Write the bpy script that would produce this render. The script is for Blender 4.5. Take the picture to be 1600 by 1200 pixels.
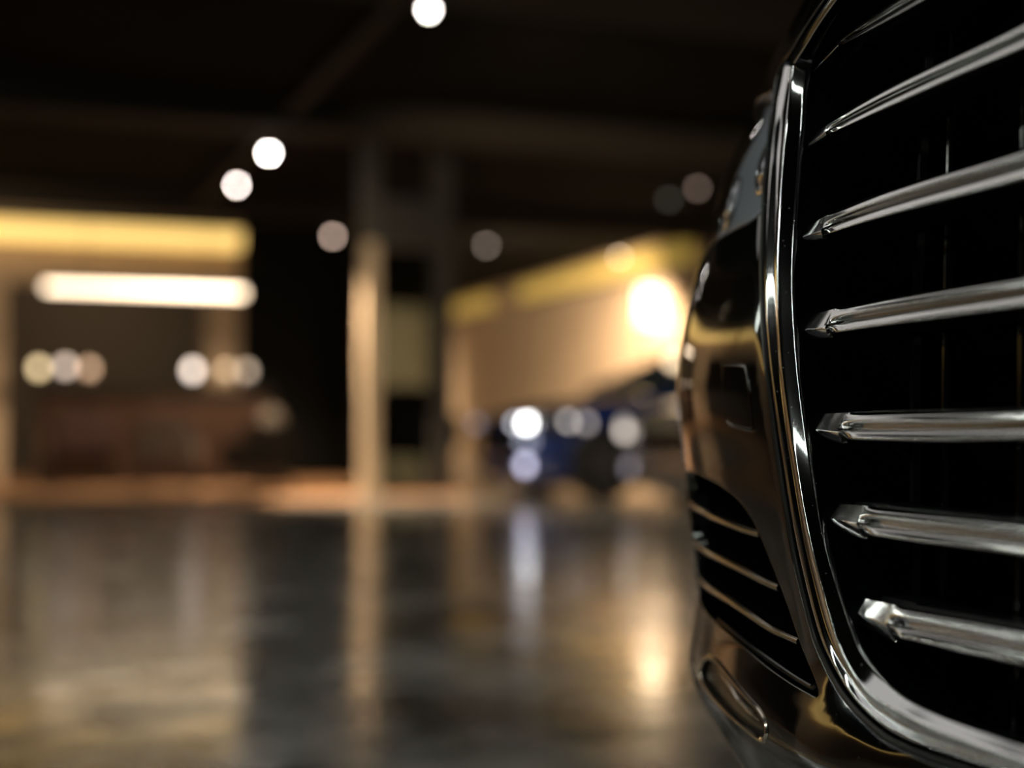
import bpy, bmesh, math, random
import numpy as np
from mathutils import Vector, Matrix
from mathutils.geometry import delaunay_2d_cdt

random.seed(7)
R = math.radians
scene = bpy.context.scene
for o in list(bpy.data.objects):
    bpy.data.objects.remove(o)

# ------------------------------------------------------------------ camera, world, exposure
CAM_H = 0.58
FPX = 50 / 36 * 1600
PITCH = math.atan(75 / FPX)
cam_d = bpy.data.cameras.new('camera')
cam = bpy.data.objects.new('camera', cam_d)
scene.collection.objects.link(cam)
cam.location = (0, 0, CAM_H)
cam.rotation_euler = (math.pi / 2 + PITCH, 0, 0)
cam_d.lens = 50
cam_d.sensor_width = 36
cam_d.sensor_fit = 'HORIZONTAL'
cam_d.clip_start = 0.05
cam_d.dof.use_dof = True
cam_d.dof.focus_distance = 1.10
cam_d.dof.aperture_fstop = 1.95
scene.camera = cam

w = bpy.data.worlds.new('world')
scene.world = w
w.use_nodes = True
w.node_tree.nodes['Background'].inputs[0].default_value = (0.9, 0.75, 0.55, 1)
w.node_tree.nodes['Background'].inputs[1].default_value = 0.0015
vs = scene.view_settings
vs.view_transform = 'Standard'
vs.look = 'None'
vs.gamma = 1
vs.use_curve_mapping = False
vs.exposure = 0.2
scene.cycles.use_adaptive_sampling = False
scene.cycles.use_denoising = True

# ------------------------------------------------------------------ helpers
C = scene.collection
FWD = np.array([0, math.cos(PITCH), math.sin(PITCH)])
UP = np.array([0, -math.sin(PITCH), math.cos(PITCH)])


def at(px, py, Y):
    """the point at distance Y in front of the camera that shows at this pixel"""
    d = FWD + np.array([(px - 800) / FPX, 0, 0]) + (600 - py) / FPX * UP
    return np.array([0, 0, CAM_H]) + d * (Y / d[1])


def floor_at(px, Y):
    p = at(px, 600, Y)
    return np.array([p[0], p[1], 0])


def project(P):
    q = P - np.array([0, 0, CAM_H])
    z = q @ FWD
    return np.stack([800 + FPX * q[..., 0] / z, 600 - FPX * (q @ UP) / z], -1)


def mat(name, color=(0.5, 0.5, 0.5), rough=0.5, metal=0.0, coat=0.0, spec=0.5, emit=None, strength=0.0,
        noise=None, bump=0.0, bscale=40.0, transmission=0.0, ior=1.5):
    m = bpy.data.materials.new(name)
    m.use_nodes = True
    nt = m.node_tree
    b = nt.nodes['Principled BSDF']
    b.inputs['Base Color'].default_value = (*color, 1)
    b.inputs['Roughness'].default_value = rough
    b.inputs['Metallic'].default_value = metal
    b.inputs['Coat Weight'].default_value = coat
    b.inputs['Coat Roughness'].default_value = 0.02
    b.inputs['Specular IOR Level'].default_value = spec
    b.inputs['Transmission Weight'].default_value = transmission
    b.inputs['IOR'].default_value = ior
    if emit:
        b.inputs['Emission Color'].default_value = (*emit, 1)
        b.inputs['Emission Strength'].default_value = strength
    if noise or bump:
        tc = nt.nodes.new('ShaderNodeTexCoord')
        n = nt.nodes.new('ShaderNodeTexNoise')
        n.inputs['Scale'].default_value = bscale
        n.inputs['Detail'].default_value = 5
        nt.links.new(tc.outputs['Object'], n.inputs['Vector'])
        if noise:
            r = nt.nodes.new('ShaderNodeValToRGB')
            r.color_ramp.elements[0].position = 0.3
            r.color_ramp.elements[1].position = 0.7
            r.color_ramp.elements[0].color = (*color, 1)
            r.color_ramp.elements[1].color = (*noise, 1)
            nt.links.new(n.outputs['Fac'], r.inputs['Fac'])
            nt.links.new(r.outputs['Color'], b.inputs['Base Color'])
        if bump:
            bp = nt.nodes.new('ShaderNodeBump')
            bp.inputs['Strength'].default_value = bump
            bp.inputs['Distance'].default_value = 0.01
            nt.links.new(n.outputs['Fac'], bp.inputs['Height'])
            nt.links.new(bp.outputs['Normal'], b.inputs['Normal'])
    return m


def add_dust(m, scale, thresh, col, amount=1.0):
    """specks of dust lying on a glossy panel"""
    nt = m.node_tree
    b = nt.nodes['Principled BSDF']
    tc = nt.nodes.new('ShaderNodeTexCoord')
    v = nt.nodes.new('ShaderNodeTexVoronoi')
    v.inputs['Scale'].default_value = scale
    nt.links.new(tc.outputs['Object'], v.inputs['Vector'])
    mr = nt.nodes.new('ShaderNodeMapRange')
    mr.inputs['From Min'].default_value = thresh
    mr.inputs['From Max'].default_value = thresh * 0.6
    mr.inputs['To Min'].default_value = 0
    mr.inputs['To Max'].default_value = amount
    nt.links.new(v.outputs['Distance'], mr.inputs['Value'])
    # only some of the cells hold a speck
    wn = nt.nodes.new('ShaderNodeMath')
    wn.operation = 'GREATER_THAN'
    wn.inputs[1].default_value = 0.72
    sp = nt.nodes.new('ShaderNodeSeparateColor')
    nt.links.new(v.outputs['Color'], sp.inputs['Color'])
    nt.links.new(sp.outputs['Red'], wn.inputs[0])
    mu = nt.nodes.new('ShaderNodeMath')
    mu.operation = 'MULTIPLY'
    nt.links.new(mr.outputs['Result'], mu.inputs[0])
    nt.links.new(wn.outputs[0], mu.inputs[1])
    mx = nt.nodes.new('ShaderNodeMix')
    mx.data_type = 'RGBA'
    nt.links.new(mu.outputs[0], mx.inputs['Factor'])
    mx.inputs['A'].default_value = b.inputs['Base Color'].default_value
    mx.inputs['B'].default_value = (*col, 1)
    nt.links.new(mx.outputs['Result'], b.inputs['Base Color'])
    mi = nt.nodes.new('ShaderNodeMix')
    mi.inputs['A'].default_value = b.inputs['Metallic'].default_value
    mi.inputs['B'].default_value = 0
    nt.links.new(mu.outputs[0], mi.inputs['Factor'])
    nt.links.new(mi.outputs['Result'], b.inputs['Metallic'])


def make(name, verts, faces, material, parent=None, normals=None, smooth=True, sharp=35):
    me = bpy.data.meshes.new(name)
    v = np.asarray(verts, float)
    if parent is not None:
        v = v - np.array(world_loc(parent))
    me.from_pydata(v.tolist(), [], [tuple(f) for f in faces])
    me.update()
    if normals is not None:
        me.shade_smooth()
        me.normals_split_custom_set_from_vertices(np.asarray(normals).tolist())
    elif smooth:
        me.shade_smooth()
        me.set_sharp_from_angle(angle=R(sharp))
    me.materials.append(material)
    o = bpy.data.objects.new(name, me)
    C.objects.link(o)
    if parent is not None:
        o.parent = parent
    return o


def world_loc(o):
    l = Vector((0, 0, 0))
    while o is not None:
        l = l + o.location
        o = o.parent
    return l


def tag(o, label, cat, group=None):
    o['label'] = label
    o['category'] = cat
    if group:
        o['group'] = group
    return o


def thing(name, label, cat, loc, group=None):
    o = bpy.data.objects.new(name, None)
    o.empty_display_size = 0.1
    C.objects.link(o)
    o.location = loc
    return tag(o, label, cat, group)


class MB:
    """collects shapes; frame = origin + rotation about z"""
    def __init__(self, origin=(0, 0, 0), rz=0.0):
        self.v, self.f = [], []
        self.o = np.array(origin, float)
        self.c, self.s = math.cos(rz), math.sin(rz)

    def tr(self, p):
        p = np.asarray(p, float)
        return self.o + np.array([self.c * p[0] - self.s * p[1], self.s * p[0] + self.c * p[1], p[2]])

    def add(self, vs, fs):
        n = len(self.v)
        self.v += [self.tr(p) for p in vs]
        self.f += [tuple(n + i for i in f) for f in fs]
        return self

    def box(self, x0, x1, y0, y1, z0, z1, bev=0.0):
        if bev:
            bm = bmesh.new()
            bmesh.ops.create_cube(bm, size=1)
            for v in bm.verts:
                v.co = Vector(((x0 + x1) / 2 + v.co.x * (x1 - x0), (y0 + y1) / 2 + v.co.y * (y1 - y0), (z0 + z1) / 2 + v.co.z * (z1 - z0)))
            bmesh.ops.bevel(bm, geom=bm.edges[:], offset=bev, segments=2, affect='EDGES')
            bm.verts.index_update()
            self.add([v.co[:] for v in bm.verts], [[v.index for v in f.verts] for f in bm.faces])
            bm.free()
            return self
        return self.add([(x, y, z) for x in (x0, x1) for y in (y0, y1) for z in (z0, z1)],
                        [(0, 1, 3, 2), (4, 6, 7, 5), (0, 4, 5, 1), (2, 3, 7, 6), (0, 2, 6, 4), (1, 5, 7, 3)])

    def lathe(self, prof, cx=0, cy=0, n=24, axis='z', cz=0):
        vs, fs = [], []
        for r, h in prof:
            for k in range(n):
                a = 2 * math.pi * k / n
                if axis == 'z':
                    vs.append((cx + r * math.cos(a), cy + r * math.sin(a), cz + h))
                elif axis == 'y':
                    vs.append((cx + r * math.cos(a), cy + h, cz + r * math.sin(a)))
                else:
                    vs.append((cx + h, cy + r * math.cos(a), cz + r * math.sin(a)))
        for i in range(len(prof) - 1):
            for k in range(n):
                k2 = (k + 1) % n
                fs.append((i * n + k, i * n + k2, (i + 1) * n + k2, (i + 1) * n + k))
        fs.append(tuple(range(n))[::-1])
        fs.append(tuple((len(prof) - 1) * n + k for k in range(n)))
        return self.add(vs, fs)

    def tube(self, pts, r, n=10):
        pts = [np.asarray(p, float) for p in pts]
        vs, fs = [], []
        for i, p in enumerate(pts):
            t = pts[min(i + 1, len(pts) - 1)] - pts[max(i - 1, 0)]
            t = t / np.linalg.norm(t)
            a = np.cross(t, [0, 0, 1.0])
            if np.linalg.norm(a) < 1e-3:
                a = np.array([1.0, 0, 0])
            a /= np.linalg.norm(a)
            b = np.cross(a, t)
            rr = r[i] if hasattr(r, '__len__') else r
            for k in range(n):
                q = 2 * math.pi * k / n
                vs.append(p + rr * (math.cos(q) * a + math.sin(q) * b))
        for i in range(len(pts) - 1):
            for k in range(n):
                k2 = (k + 1) % n
                fs.append((i * n + k, i * n + k2, (i + 1) * n + k2, (i + 1) * n + k))
        fs.append(tuple(range(n))[::-1])
        fs.append(tuple((len(pts) - 1) * n + k for k in range(n)))
        return self.add(vs, fs)

    def build(self, name, material, parent=None, sharp=35):
        bm = bmesh.new()
        v = [Vector(p) for p in self.v]
        if parent is not None:
            l = world_loc(parent)
            v = [p - l for p in v]
        bv = [bm.verts.new(p) for p in v]
        for f in self.f:
            try:
                bm.faces.new([bv[i] for i in f])
            except ValueError:
                pass
        bmesh.ops.recalc_face_normals(bm, faces=bm.faces[:])
        me = bpy.data.meshes.new(name)
        bm.to_mesh(me)
        bm.free()
        me.shade_smooth()
        me.set_sharp_from_angle(angle=R(sharp))
        me.materials.append(material)
        o = bpy.data.objects.new(name, me)
        C.objects.link(o)
        if parent is not None:
            o.parent = parent
        return o


def struct(o):
    o['kind'] = 'structure'
    return o


def resample(pts, n):
    """n points along a polyline through a Catmull-Rom curve"""
    p = np.asarray(pts, float)
    m = len(p)
    q = np.vstack([2 * p[0] - p[1], p, 2 * p[-1] - p[-2]])
    dens = []
    for i in range(m - 1):
        a, b, c, d = q[i:i + 4]
        for t in np.linspace(0, 1, 24, endpoint=False):
            dens.append(0.5 * (2 * b + (c - a) * t + (2 * a - 5 * b + 4 * c - d) * t * t + (3 * b - a - 3 * c + d) * t ** 3))
    dens.append(p[-1])
    dens = np.array(dens)
    L = np.r_[0, np.cumsum(np.linalg.norm(np.diff(dens, axis=0), axis=1))]
    x = np.linspace(0, L[-1], n)
    return np.stack([np.interp(x, L, dens[:, k]) for k in range(p.shape[1])], 1)


def spline_by_index(pts, sub):
    """Catmull-Rom with the same number of points in every span, so that matched lists stay matched"""
    p = np.asarray(pts, float)
    q = np.vstack([2 * p[0] - p[1], p, 2 * p[-1] - p[-2]])
    out = []
    for i in range(len(p) - 1):
        a, b, c, d = q[i:i + 4]
        for t in np.linspace(0, 1, sub, endpoint=False):
            out.append(0.5 * (2 * b + (c - a) * t + (2 * a - 5 * b + 4 * c - d) * t * t + (3 * b - a - 3 * c + d) * t ** 3))
    out.append(p[-1])
    return np.array(out)


def inside(poly, q):
    x, y = q[:, 0], q[:, 1]
    r = np.zeros(len(q), bool)
    px, py = poly[:, 0], poly[:, 1]
    j = len(poly) - 1
    for i in range(len(poly)):
        c = ((py[i] > y) != (py[j] > y)) & (x < (px[j] - px[i]) * (y - py[i]) / (py[j] - py[i] + 1e-15) + px[i])
        r ^= c
        j = i
    return r


def dist_poly(poly, q, closed=True):
    d = np.full(len(q), 1e9)
    n = len(poly)
    for i in range(n if closed else n - 1):
        a, b = poly[i], poly[(i + 1) % n]
        ab = b - a
        t = np.clip(((q - a) @ ab) / (ab @ ab + 1e-15), 0, 1)
        d = np.minimum(d, np.linalg.norm(q - (a + t[:, None] * ab), axis=1))
    return d


# ------------------------------------------------------------------ materials
M = {}
M['paint'] = mat('black_paint', (0.004, 0.0042, 0.0045), 0.06, spec=0.6, coat=1.0)
add_dust(M['paint'], 160, 0.16, (0.16, 0.17, 0.18), 0.5)
M['chrome'] = mat('chrome', (0.74, 0.74, 0.76), 0.07, metal=1.0)
add_dust(M['chrome'], 210, 0.14, (0.5, 0.5, 0.52), 0.5)
M['slat_chrome'] = mat('slat_chrome', (0.76, 0.75, 0.75), 0.13, metal=1.0)
M['thin_chrome'] = mat('thin_chrome', (0.62, 0.56, 0.48), 0.12, metal=1.0)
M['black_plastic'] = mat('black_plastic', (0.006, 0.007, 0.008), 0.35, spec=0.3)
M['black_gloss'] = mat('black_gloss', (0.004, 0.004, 0.004), 0.12, spec=0.5)
M['rubber'] = mat('rubber', (0.012, 0.012, 0.012), 0.28, spec=0.5)
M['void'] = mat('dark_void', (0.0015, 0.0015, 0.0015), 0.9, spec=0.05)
def thin_glass(name, tint, rough=0.02, ior=1.5):
    m = bpy.data.materials.new(name)
    m.use_nodes = True
    nt = m.node_tree
    nt.nodes.remove(nt.nodes['Principled BSDF'])
    out = nt.nodes['Material Output']
    t = nt.nodes.new('ShaderNodeBsdfTransparent'); t.inputs['Color'].default_value = (*tint, 1)
    g = nt.nodes.new('ShaderNodeBsdfGlossy'); g.inputs['Roughness'].default_value = rough
    fr = nt.nodes.new('ShaderNodeFresnel'); fr.inputs['IOR'].default_value = ior
    mx = nt.nodes.new('ShaderNodeMixShader')
    ge = nt.nodes.new('ShaderNodeNewGeometry')
    iv = nt.nodes.new('ShaderNodeMath'); iv.operation = 'SUBTRACT'; iv.inputs[0].default_value = 1
    nt.links.new(ge.outputs['Backfacing'], iv.inputs[1])
    mu = nt.nodes.new('ShaderNodeMath'); mu.operation = 'MULTIPLY'
    nt.links.new(fr.outputs[0], mu.inputs[0]); nt.links.new(iv.outputs[0], mu.inputs[1])
    nt.links.new(mu.outputs[0], mx.inputs[0]); nt.links.new(t.outputs[0], mx.inputs[1]); nt.links.new(g.outputs[0], mx.inputs[2])
    nt.links.new(mx.outputs[0], out.inputs['Surface'])
    return m


M['fog_bowl'] = mat('fog_bowl', (0.05, 0.045, 0.038), 0.25)
M['lamp_glass'] = thin_glass('lamp_glass', (0.92, 0.94, 0.96))
M['lamp_housing'] = mat('lamp_housing', (0.40, 0.42, 0.46), 0.35, metal=0.0)
M['reflector'] = mat('reflector', (0.6, 0.6, 0.62), 0.15, metal=1.0)
M['tinted_glass'] = mat('tinted_glass', (0.01, 0.016, 0.013), 0.03, spec=0.6)
M['tire'] = mat('tire', (0.01, 0.01, 0.01), 0.7)
M['alloy'] = mat('alloy', (0.55, 0.55, 0.57), 0.22, metal=1.0)
M['black_metal'] = mat('black_metal', (0.012, 0.011, 0.01), 0.45)
M['grey_wall'] = mat('grey_wall', (0.26, 0.28, 0.34), 0.8, noise=(0.22, 0.24, 0.29), bscale=2)
M['dark_wall'] = mat('dark_wall', (0.022, 0.021, 0.018), 0.75, noise=(0.014, 0.0135, 0.012), bscale=3)

# ------------------------------------------------------------------ the nose of the black car as a surface S(s, z)
# s: metres along the nose from the left edge of the grille (positive towards the corner), z: height
ds = 0.002
s_tab = np.arange(-0.50, 1.4, ds)
th = np.interp(s_tab, [-0.5, -0.46, -0.28, -0.14, 0.0, 0.10, 0.20, 0.28, 0.33, 0.40, 0.50, 0.66, 0.8],
               [33, 33, 23.5, 19.5, 16.5, 14.0, 9.5, 2.5, -6.0, -20, -38, -54, -57])
k = np.exp(-0.5 * (np.arange(-30, 31) * ds / 0.02) ** 2)
th = np.convolve(np.pad(th, 30, mode='edge'), k / k.sum(), 'valid')
tr_ = np.radians(th)
dx, dy = -np.sin(tr_) * ds, np.cos(tr_) * ds
cx, cy = np.cumsum(dx), np.cumsum(dy)
i0 = np.argmin(np.abs(s_tab))
D0 = 1.13
cx += 0.1958 * D0 - cx[i0]
cy += D0 - cy[i0]
LAT = np.array([-math.sin(R(33)), math.cos(R(33)), 0])       # the car's left
AFT = np.array([math.cos(R(33)), math.sin(R(33)), 0])        # the car's rear

gy = np.array([-90, 0, 60, 105, 150, 200, 252, 312, 353, 401, 455, 496, 551, 610, 660, 720, 790, 850, 915, 965, 1016, 1045, 1080, 1115, 1150, 1200, 1260, 1330.])
gx = np.array([1340, 1272, 1214, 1187, 1173, 1160, 1130, 1110, 1100, 1089, 1074, 1066, 1058, 1055, 1061, 1071, 1077, 1087, 1094, 1089, 1081, 1083, 1100, 1122, 1150, 1196, 1250, 1310.])
gz = CAM_H + (675 - gy) / FPX * 1.46
gv = (gx - 1058) / FPX * 1.46 - AFT[0] * 2.2 * np.maximum(0, gz - 0.875) ** 2
z_tab = np.arange(0.05, 1.2, 0.001)
gt = np.interp(z_tab, gz[::-1], gv[::-1])
k2 = np.exp(-0.5 * (np.arange(-40, 41) * 0.001 / 0.009) ** 2)
gt = np.convolve(np.pad(gt, 40, mode='edge'), k2 / k2.sum(), 'valid')


BULGE = 0.0172


def sstep(t):
    t = np.clip(t, 0, 1)
    return t * t * (3 - 2 * t)


def lip(z):
    return np.where(z > 0.342, sstep((0.408 - z) / 0.073), 1 - 0.75 * sstep((0.342 - z) / 0.08))


def base(s, z):
    s = np.asarray(s, float)
    z = np.asarray(z, float)
    x = np.interp(s, s_tab, cx)
    y = np.interp(s, s_tab, cy)
    t = np.clip((s + 0.15) / 0.48, 0, 1)
    wt = t * t * (3 - 2 * t)
    lp = BULGE * lip(z)
    g = np.interp(z, z_tab, gt) + lp
    b = 0.035 * (z - CAM_H) + 2.2 * np.maximum(0, z - 0.875) ** 2
    return np.stack([x + wt * g - lp * sstep((s + 0.24) / 0.20) + b * AFT[0], y + b * AFT[1], z], -1)


def normal(s, z, e=0.003, f=None):
    f = f or base
    a = f(s + e, z) - f(s - e, z)
    b = f(s, z + e) - f(s, z - e)
    n = np.cross(b, a)
    n = n / np.linalg.norm(n, axis=-1, keepdims=True)
    return -n if False else n


_n = normal(np.array([0.0]), np.array([0.6]))[0]
SGN = 1.0 if _n @ np.array([-1, -0.3, 0]) > 0 else -1.0


def surf(s, z, o=0.0):
    s = np.asarray(s, float)
    z = np.asarray(z, float)
    o = np.asarray(o, float)
    return base(s, z) + SGN * normal(s, z) * (o[..., None] if o.ndim else o)


_gs, _gz = np.meshgrid(np.linspace(-0.4, 0.335, 120), np.linspace(0.15, 1.15, 120))
_gs, _gz = _gs.ravel(), _gz.ravel()
_gp = project(base(_gs, _gz))
_gd = base(_gs, _gz)[:, 1]


def unproject(pts, o=0.0):
    """pixels -> (s, z) on the surface offset by o"""
    pts = np.asarray(pts, float)
    o = np.broadcast_to(np.asarray(o, float), (len(pts),)).copy()
    idx = []
    for p in pts:
        d2 = ((_gp - p) ** 2).sum(1)
        c_ = np.flatnonzero(d2 < max(18.0 ** 2, d2.min() * 1.01))
        idx.append(c_[np.argmin(_gd[c_])])
    s, z = _gs[idx].copy(), _gz[idx].copy()
    e = 1e-4
    for it in range(25):
        P = project(surf(s, z, o))
        ra = P - pts
        Js = (project(surf(s + e, z, o)) - P) / e
        Jz = (project(surf(s, z + e, o)) - P) / e
        det = Js[:, 0] * Jz[:, 1] - Js[:, 1] * Jz[:, 0]
        det = np.where(np.abs(det) < 1e4, np.sign(det + 1e-12) * 1e4, det)
        u = (ra[:, 0] * Jz[:, 1] - ra[:, 1] * Jz[:, 0]) / det
        v = (Js[:, 0] * ra[:, 1] - Js[:, 1] * ra[:, 0]) / det
        s = np.clip(s - np.clip(u, -0.03, 0.03), -0.48, 0.36)
        z = np.clip(z - np.clip(v, -0.03, 0.03), 0.06, 1.18)
    return np.stack([s, z], 1)


S_CEN = -0.47
CEN = base(np.array([S_CEN]), np.array([CAM_H]))[0]
CEN[2] = 0


def mirror(P):
    P = np.asarray(P, float)
    d = (P - CEN) @ LAT
    return P - 2 * d[..., None] * LAT


car = thing('car', 'black car in the foreground, its chrome slatted grille filling the right of the frame', 'car', tuple(CEN))


def grid_faces(nu, nv, closed=False):
    f = []
    for i in range(nu - 1):
        for j in range(nv - 1):
            f.append((i * nv + j, i * nv + j + 1, (i + 1) * nv + j + 1, (i + 1) * nv + j))
        if closed:
            f.append((i * nv + nv - 1, i * nv, (i + 1) * nv, (i + 1) * nv + nv - 1))
    return f


TWIN = {}       # a part of the car's left half -> its mirror image on the right half


def loft(name, rows, material, parent, closed=False, caps=False, both=False, sharp=35):
    """rows: list of (n,3) sections"""
    rows = [np.asarray(r) for r in rows]
    nv = len(rows[0])
    vs = np.vstack(rows)
    fs = grid_faces(len(rows), nv, closed)
    if caps:
        fs.append(tuple(range(nv)))
        fs.append(tuple((len(rows) - 1) * nv + j for j in range(nv))[::-1])
    if both and np.abs((vs - CEN) @ LAT).min() > 2e-4:
        o = loft(name, rows, material, parent, closed, caps, False, sharp)
        TWIN[o] = loft(name, [mirror(r) for r in rows], material, TWIN.get(parent, parent), closed, caps, False, sharp)
        return o
    if both:
        n = len(vs)
        vs = np.vstack([vs, mirror(vs)])
        fs = fs + [tuple(n + i for i in f[::-1]) for f in fs]
    bm = bmesh.new()
    off = np.array(world_loc(parent))
    bv = [bm.verts.new(Vector(v - off)) for v in vs]
    for f in fs:
        try:
            bm.faces.new([bv[i] for i in f])
        except ValueError:
            pass
    bmesh.ops.remove_doubles(bm, verts=bm.verts[:], dist=1e-5)
    bmesh.ops.recalc_face_normals(bm, faces=bm.faces[:])
    me = bpy.data.meshes.new(name)
    bm.to_mesh(me)
    bm.free()
    me.shade_smooth()
    me.set_sharp_from_angle(angle=R(sharp))
    me.materials.append(material)
    o = bpy.data.objects.new(name, me)
    C.objects.link(o)
    o.parent = parent
    return o


def car_tube(name, P, r, material, parent, n=10):
    o = MB().tube(P, r, n).build(name, material, parent)
    if np.abs((np.asarray(P) - CEN) @ LAT).min() > 0.01:
        TWIN[o] = MB().tube(mirror(P), r, n).build(name, material, TWIN.get(parent, parent))
    else:
        m2 = MB().tube(np.vstack([mirror(P)[::-1], P]) if abs((P[0] - CEN) @ LAT) < 0.01 else np.vstack([P, mirror(P)[::-1]]), r, n).build(name, material, parent)
        bpy.data.objects.remove(o)
        o = m2
    return o


# --- the grille frame, traced as three matched edges: outer lip, ridge, inner edge
E0 = [(1600, 1216), (1481, 1178), (1434, 1163), (1389, 1143), (1346, 1106), (1316, 1068), (1290, 1017), (1276, 980), (1251, 882), (1236, 800),
      (1220, 702), (1207, 602), (1200, 540), (1196, 470), (1195, 400), (1199, 300), (1208, 205), (1216, 150), (1224, 102)]
E1 = [(1600, 1191), (1494, 1155), (1450, 1136), (1408, 1115), (1366, 1093), (1338, 1062), (1313, 1017), (1302, 980), (1275, 882), (1257, 800),
      (1239, 702), (1225, 602), (1219, 540), (1216, 470), (1215, 400), (1219, 300), (1228, 205), (1234, 150), (1240, 103)]
E2 = [(1600, 1164), (1500, 1130), (1460, 1113), (1420, 1094), (1386, 1070), (1362, 1043), (1341, 1014), (1329, 982), (1297, 882), (1279, 800),
      (1263, 702), (1250, 602), (1244, 540), (1240, 470), (1239, 400), (1244, 300), (1252, 205), (1256.5, 150), (1261, 105)]
# top side, from the joint up and out of the picture
T0 = [(1233, 101), (1243, 80), (1254, 60), (1274, 31), (1296, 0), (1318, -30)]
T1 = [(1243, 98), (1252, 84), (1263, 67), (1283, 34), (1308, 0), (1332, -30)]
T2 = [(1263, 99), (1268, 82), (1277, 64), (1294, 33), (1318, 0), (1343, -30)]

frame_o = dict(e0=0.0, e1=0.010, e2=0.000)


def frame_rows(e0, e1, e2, sub, extend=None, scale=1.0):
    a, b, c = (spline_by_index(e, sub) for e in (e0, e1, e2))
    za, zb, zc = unproject(a, frame_o['e0']), unproject(b, frame_o['e1'] * scale), unproject(c, frame_o['e2'])
    def sm(q):
        kk = np.exp(-0.5 * (np.arange(-9, 10) / 3.0) ** 2)
        kk /= kk.sum()
        h = np.vstack([2 * q[0] - q[9:0:-1], q, 2 * q[-1] - q[-2:-11:-1]])
        return np.stack([np.convolve(h[:, i], kk, 'valid') for i in range(2)], 1)
    za, zb, zc = sm(za), sm(zb), sm(zc)
    if extend == 'bottom':
        ext = np.linspace(S_CEN, za[0, 0], 14)[:-1]
        def pre(q):
            f = (ext - S_CEN) / (q[0, 0] - S_CEN + 1e-9)
            return np.vstack([np.stack([np.minimum(ext, q[0, 0] - 1e-3 * np.arange(len(ext))[::-1] - 1e-3), np.full(len(ext), q[0, 1])], 1), q])
        za, zb, zc = pre(za), pre(zb), pre(zc)
    if extend == 'top':
        def post(q):
            n = 16
            t = np.linspace(0, 1, n + 1)[1:]
            s = q[-1, 0] + (S_CEN - q[-1, 0]) * t
            sl = (q[-1, 1] - q[-4, 1]) / (q[-1, 0] - q[-4, 0])
            rise = np.clip(-0.06, sl * (S_CEN - q[-1, 0]), 0.03)
            z = q[-1, 1] + 0.022 * (1 - np.exp(-t * 6))
            return np.vstack([q, np.stack([s, z], 1)])
        za, zb, zc = post(za), post(zb), post(zc)
    prof = [(-0.06, -0.022), (-0.03, -0.004), (0.0, -0.0004), (0.04, 0.0010), (0.10, 0.0017), (0.17, 0.0014), (0.25, -0.0004), (0.34, -0.0014), (0.44, -0.0012), (0.54, 0.0012), (0.64, 0.0042),
            (0.73, 0.0068), (0.81, 0.0086), (0.88, 0.0096), (0.95, 0.0101), (1.02, 0.0102), (1.09, 0.0099), (1.16, 0.0093), (1.28, 0.0080), (1.45, 0.0062), (1.7, 0.0036), (1.9, 0.0016), (2.0, 0.0006), (2.01, -0.0030)]
    rows = []
    for i in range(len(za)):
        row = []
        for t, o in prof:
            if t <= 1:
                q = za[i] + (zb[i] - za[i]) * t
            else:
                q = zb[i] + (zc[i] - zb[i]) * (t - 1)
            row.append((q[0], q[1], o * scale))
        row = np.array(row)
        rows.append(surf(row[:, 0], row[:, 1], row[:, 2]))
    return rows, za, zb, zc


rows, fa, fb, fc = frame_rows(E0, E1, E2, 6, 'bottom')
loft('grille_frame', rows, M['chrome'], car, both=True, caps=False, sharp=50)
rows_t, ta, tb, tc_ = frame_rows(T0, T1, T2, 6, 'top')
loft('grille_header', rows_t, M['black_gloss'], car, both=True, sharp=50)
# gilt edge line along the top frame
rid = surf(tb[:, 0], tb[:, 1], 0.0108)
car_tube('bright_edge_strip', rid, 0.0011, M['thin_chrome'], car, 8)

# bead seal between the bumper and the frame
seal_px = [(x - d, y + e) for (x, y), d, e in zip(E0, [0, 3, 4, 6, 7, 7, 7, 7, 6.5, 6, 6, 5.5, 5, 5, 5, 5, 5, 5, 5], [14, 13, 11, 8, 6, 4, 3, 2] + [0] * 11)]
sq = unproject(spline_by_index(seal_px, 5), -0.002)
sq = np.vstack([np.stack([np.linspace(S_CEN, sq[0, 0] - 0.004, 10), np.full(10, sq[0, 1])], 1), sq])
car_tube('frame_seal', surf(sq[:, 0], sq[:, 1], -0.0026), 0.0026, M['rubber'], car)

# --- opening behind the frame: side wall and backing
inner = np.vstack([fc, tc_[1:]])
it_ = np.gradient(inner, axis=0)
it_ /= np.linalg.norm(it_, axis=1, keepdims=True) + 1e-12
io = np.stack([it_[:, 1], -it_[:, 0]], 1)
io *= np.sign(((inner - np.array([-0.2, 0.62])) * io).sum(1))[:, None]
wall_rows = []
for o, ou in ((-0.0026, 0.0004), (-0.0060, 0.012), (-0.03, 0.014), (-0.06, 0.014), (-0.10, 0.014)):
    wq_ = inner + io * ou
    wall_rows.append(surf(np.maximum(wq_[:, 0], S_CEN), wq_[:, 1], o))
loft('grille_shroud', wall_rows, M['black_plastic'], car, both=True)
bs, bz = np.meshgrid(np.linspace(S_CEN, 0.03, 24), np.linspace(0.28, 0.99, 24), indexing='ij')
loft('radiator_panel', [surf(bs[i], bz[i], -0.10) for i in range(24)], M['void'], car, both=True)

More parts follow.
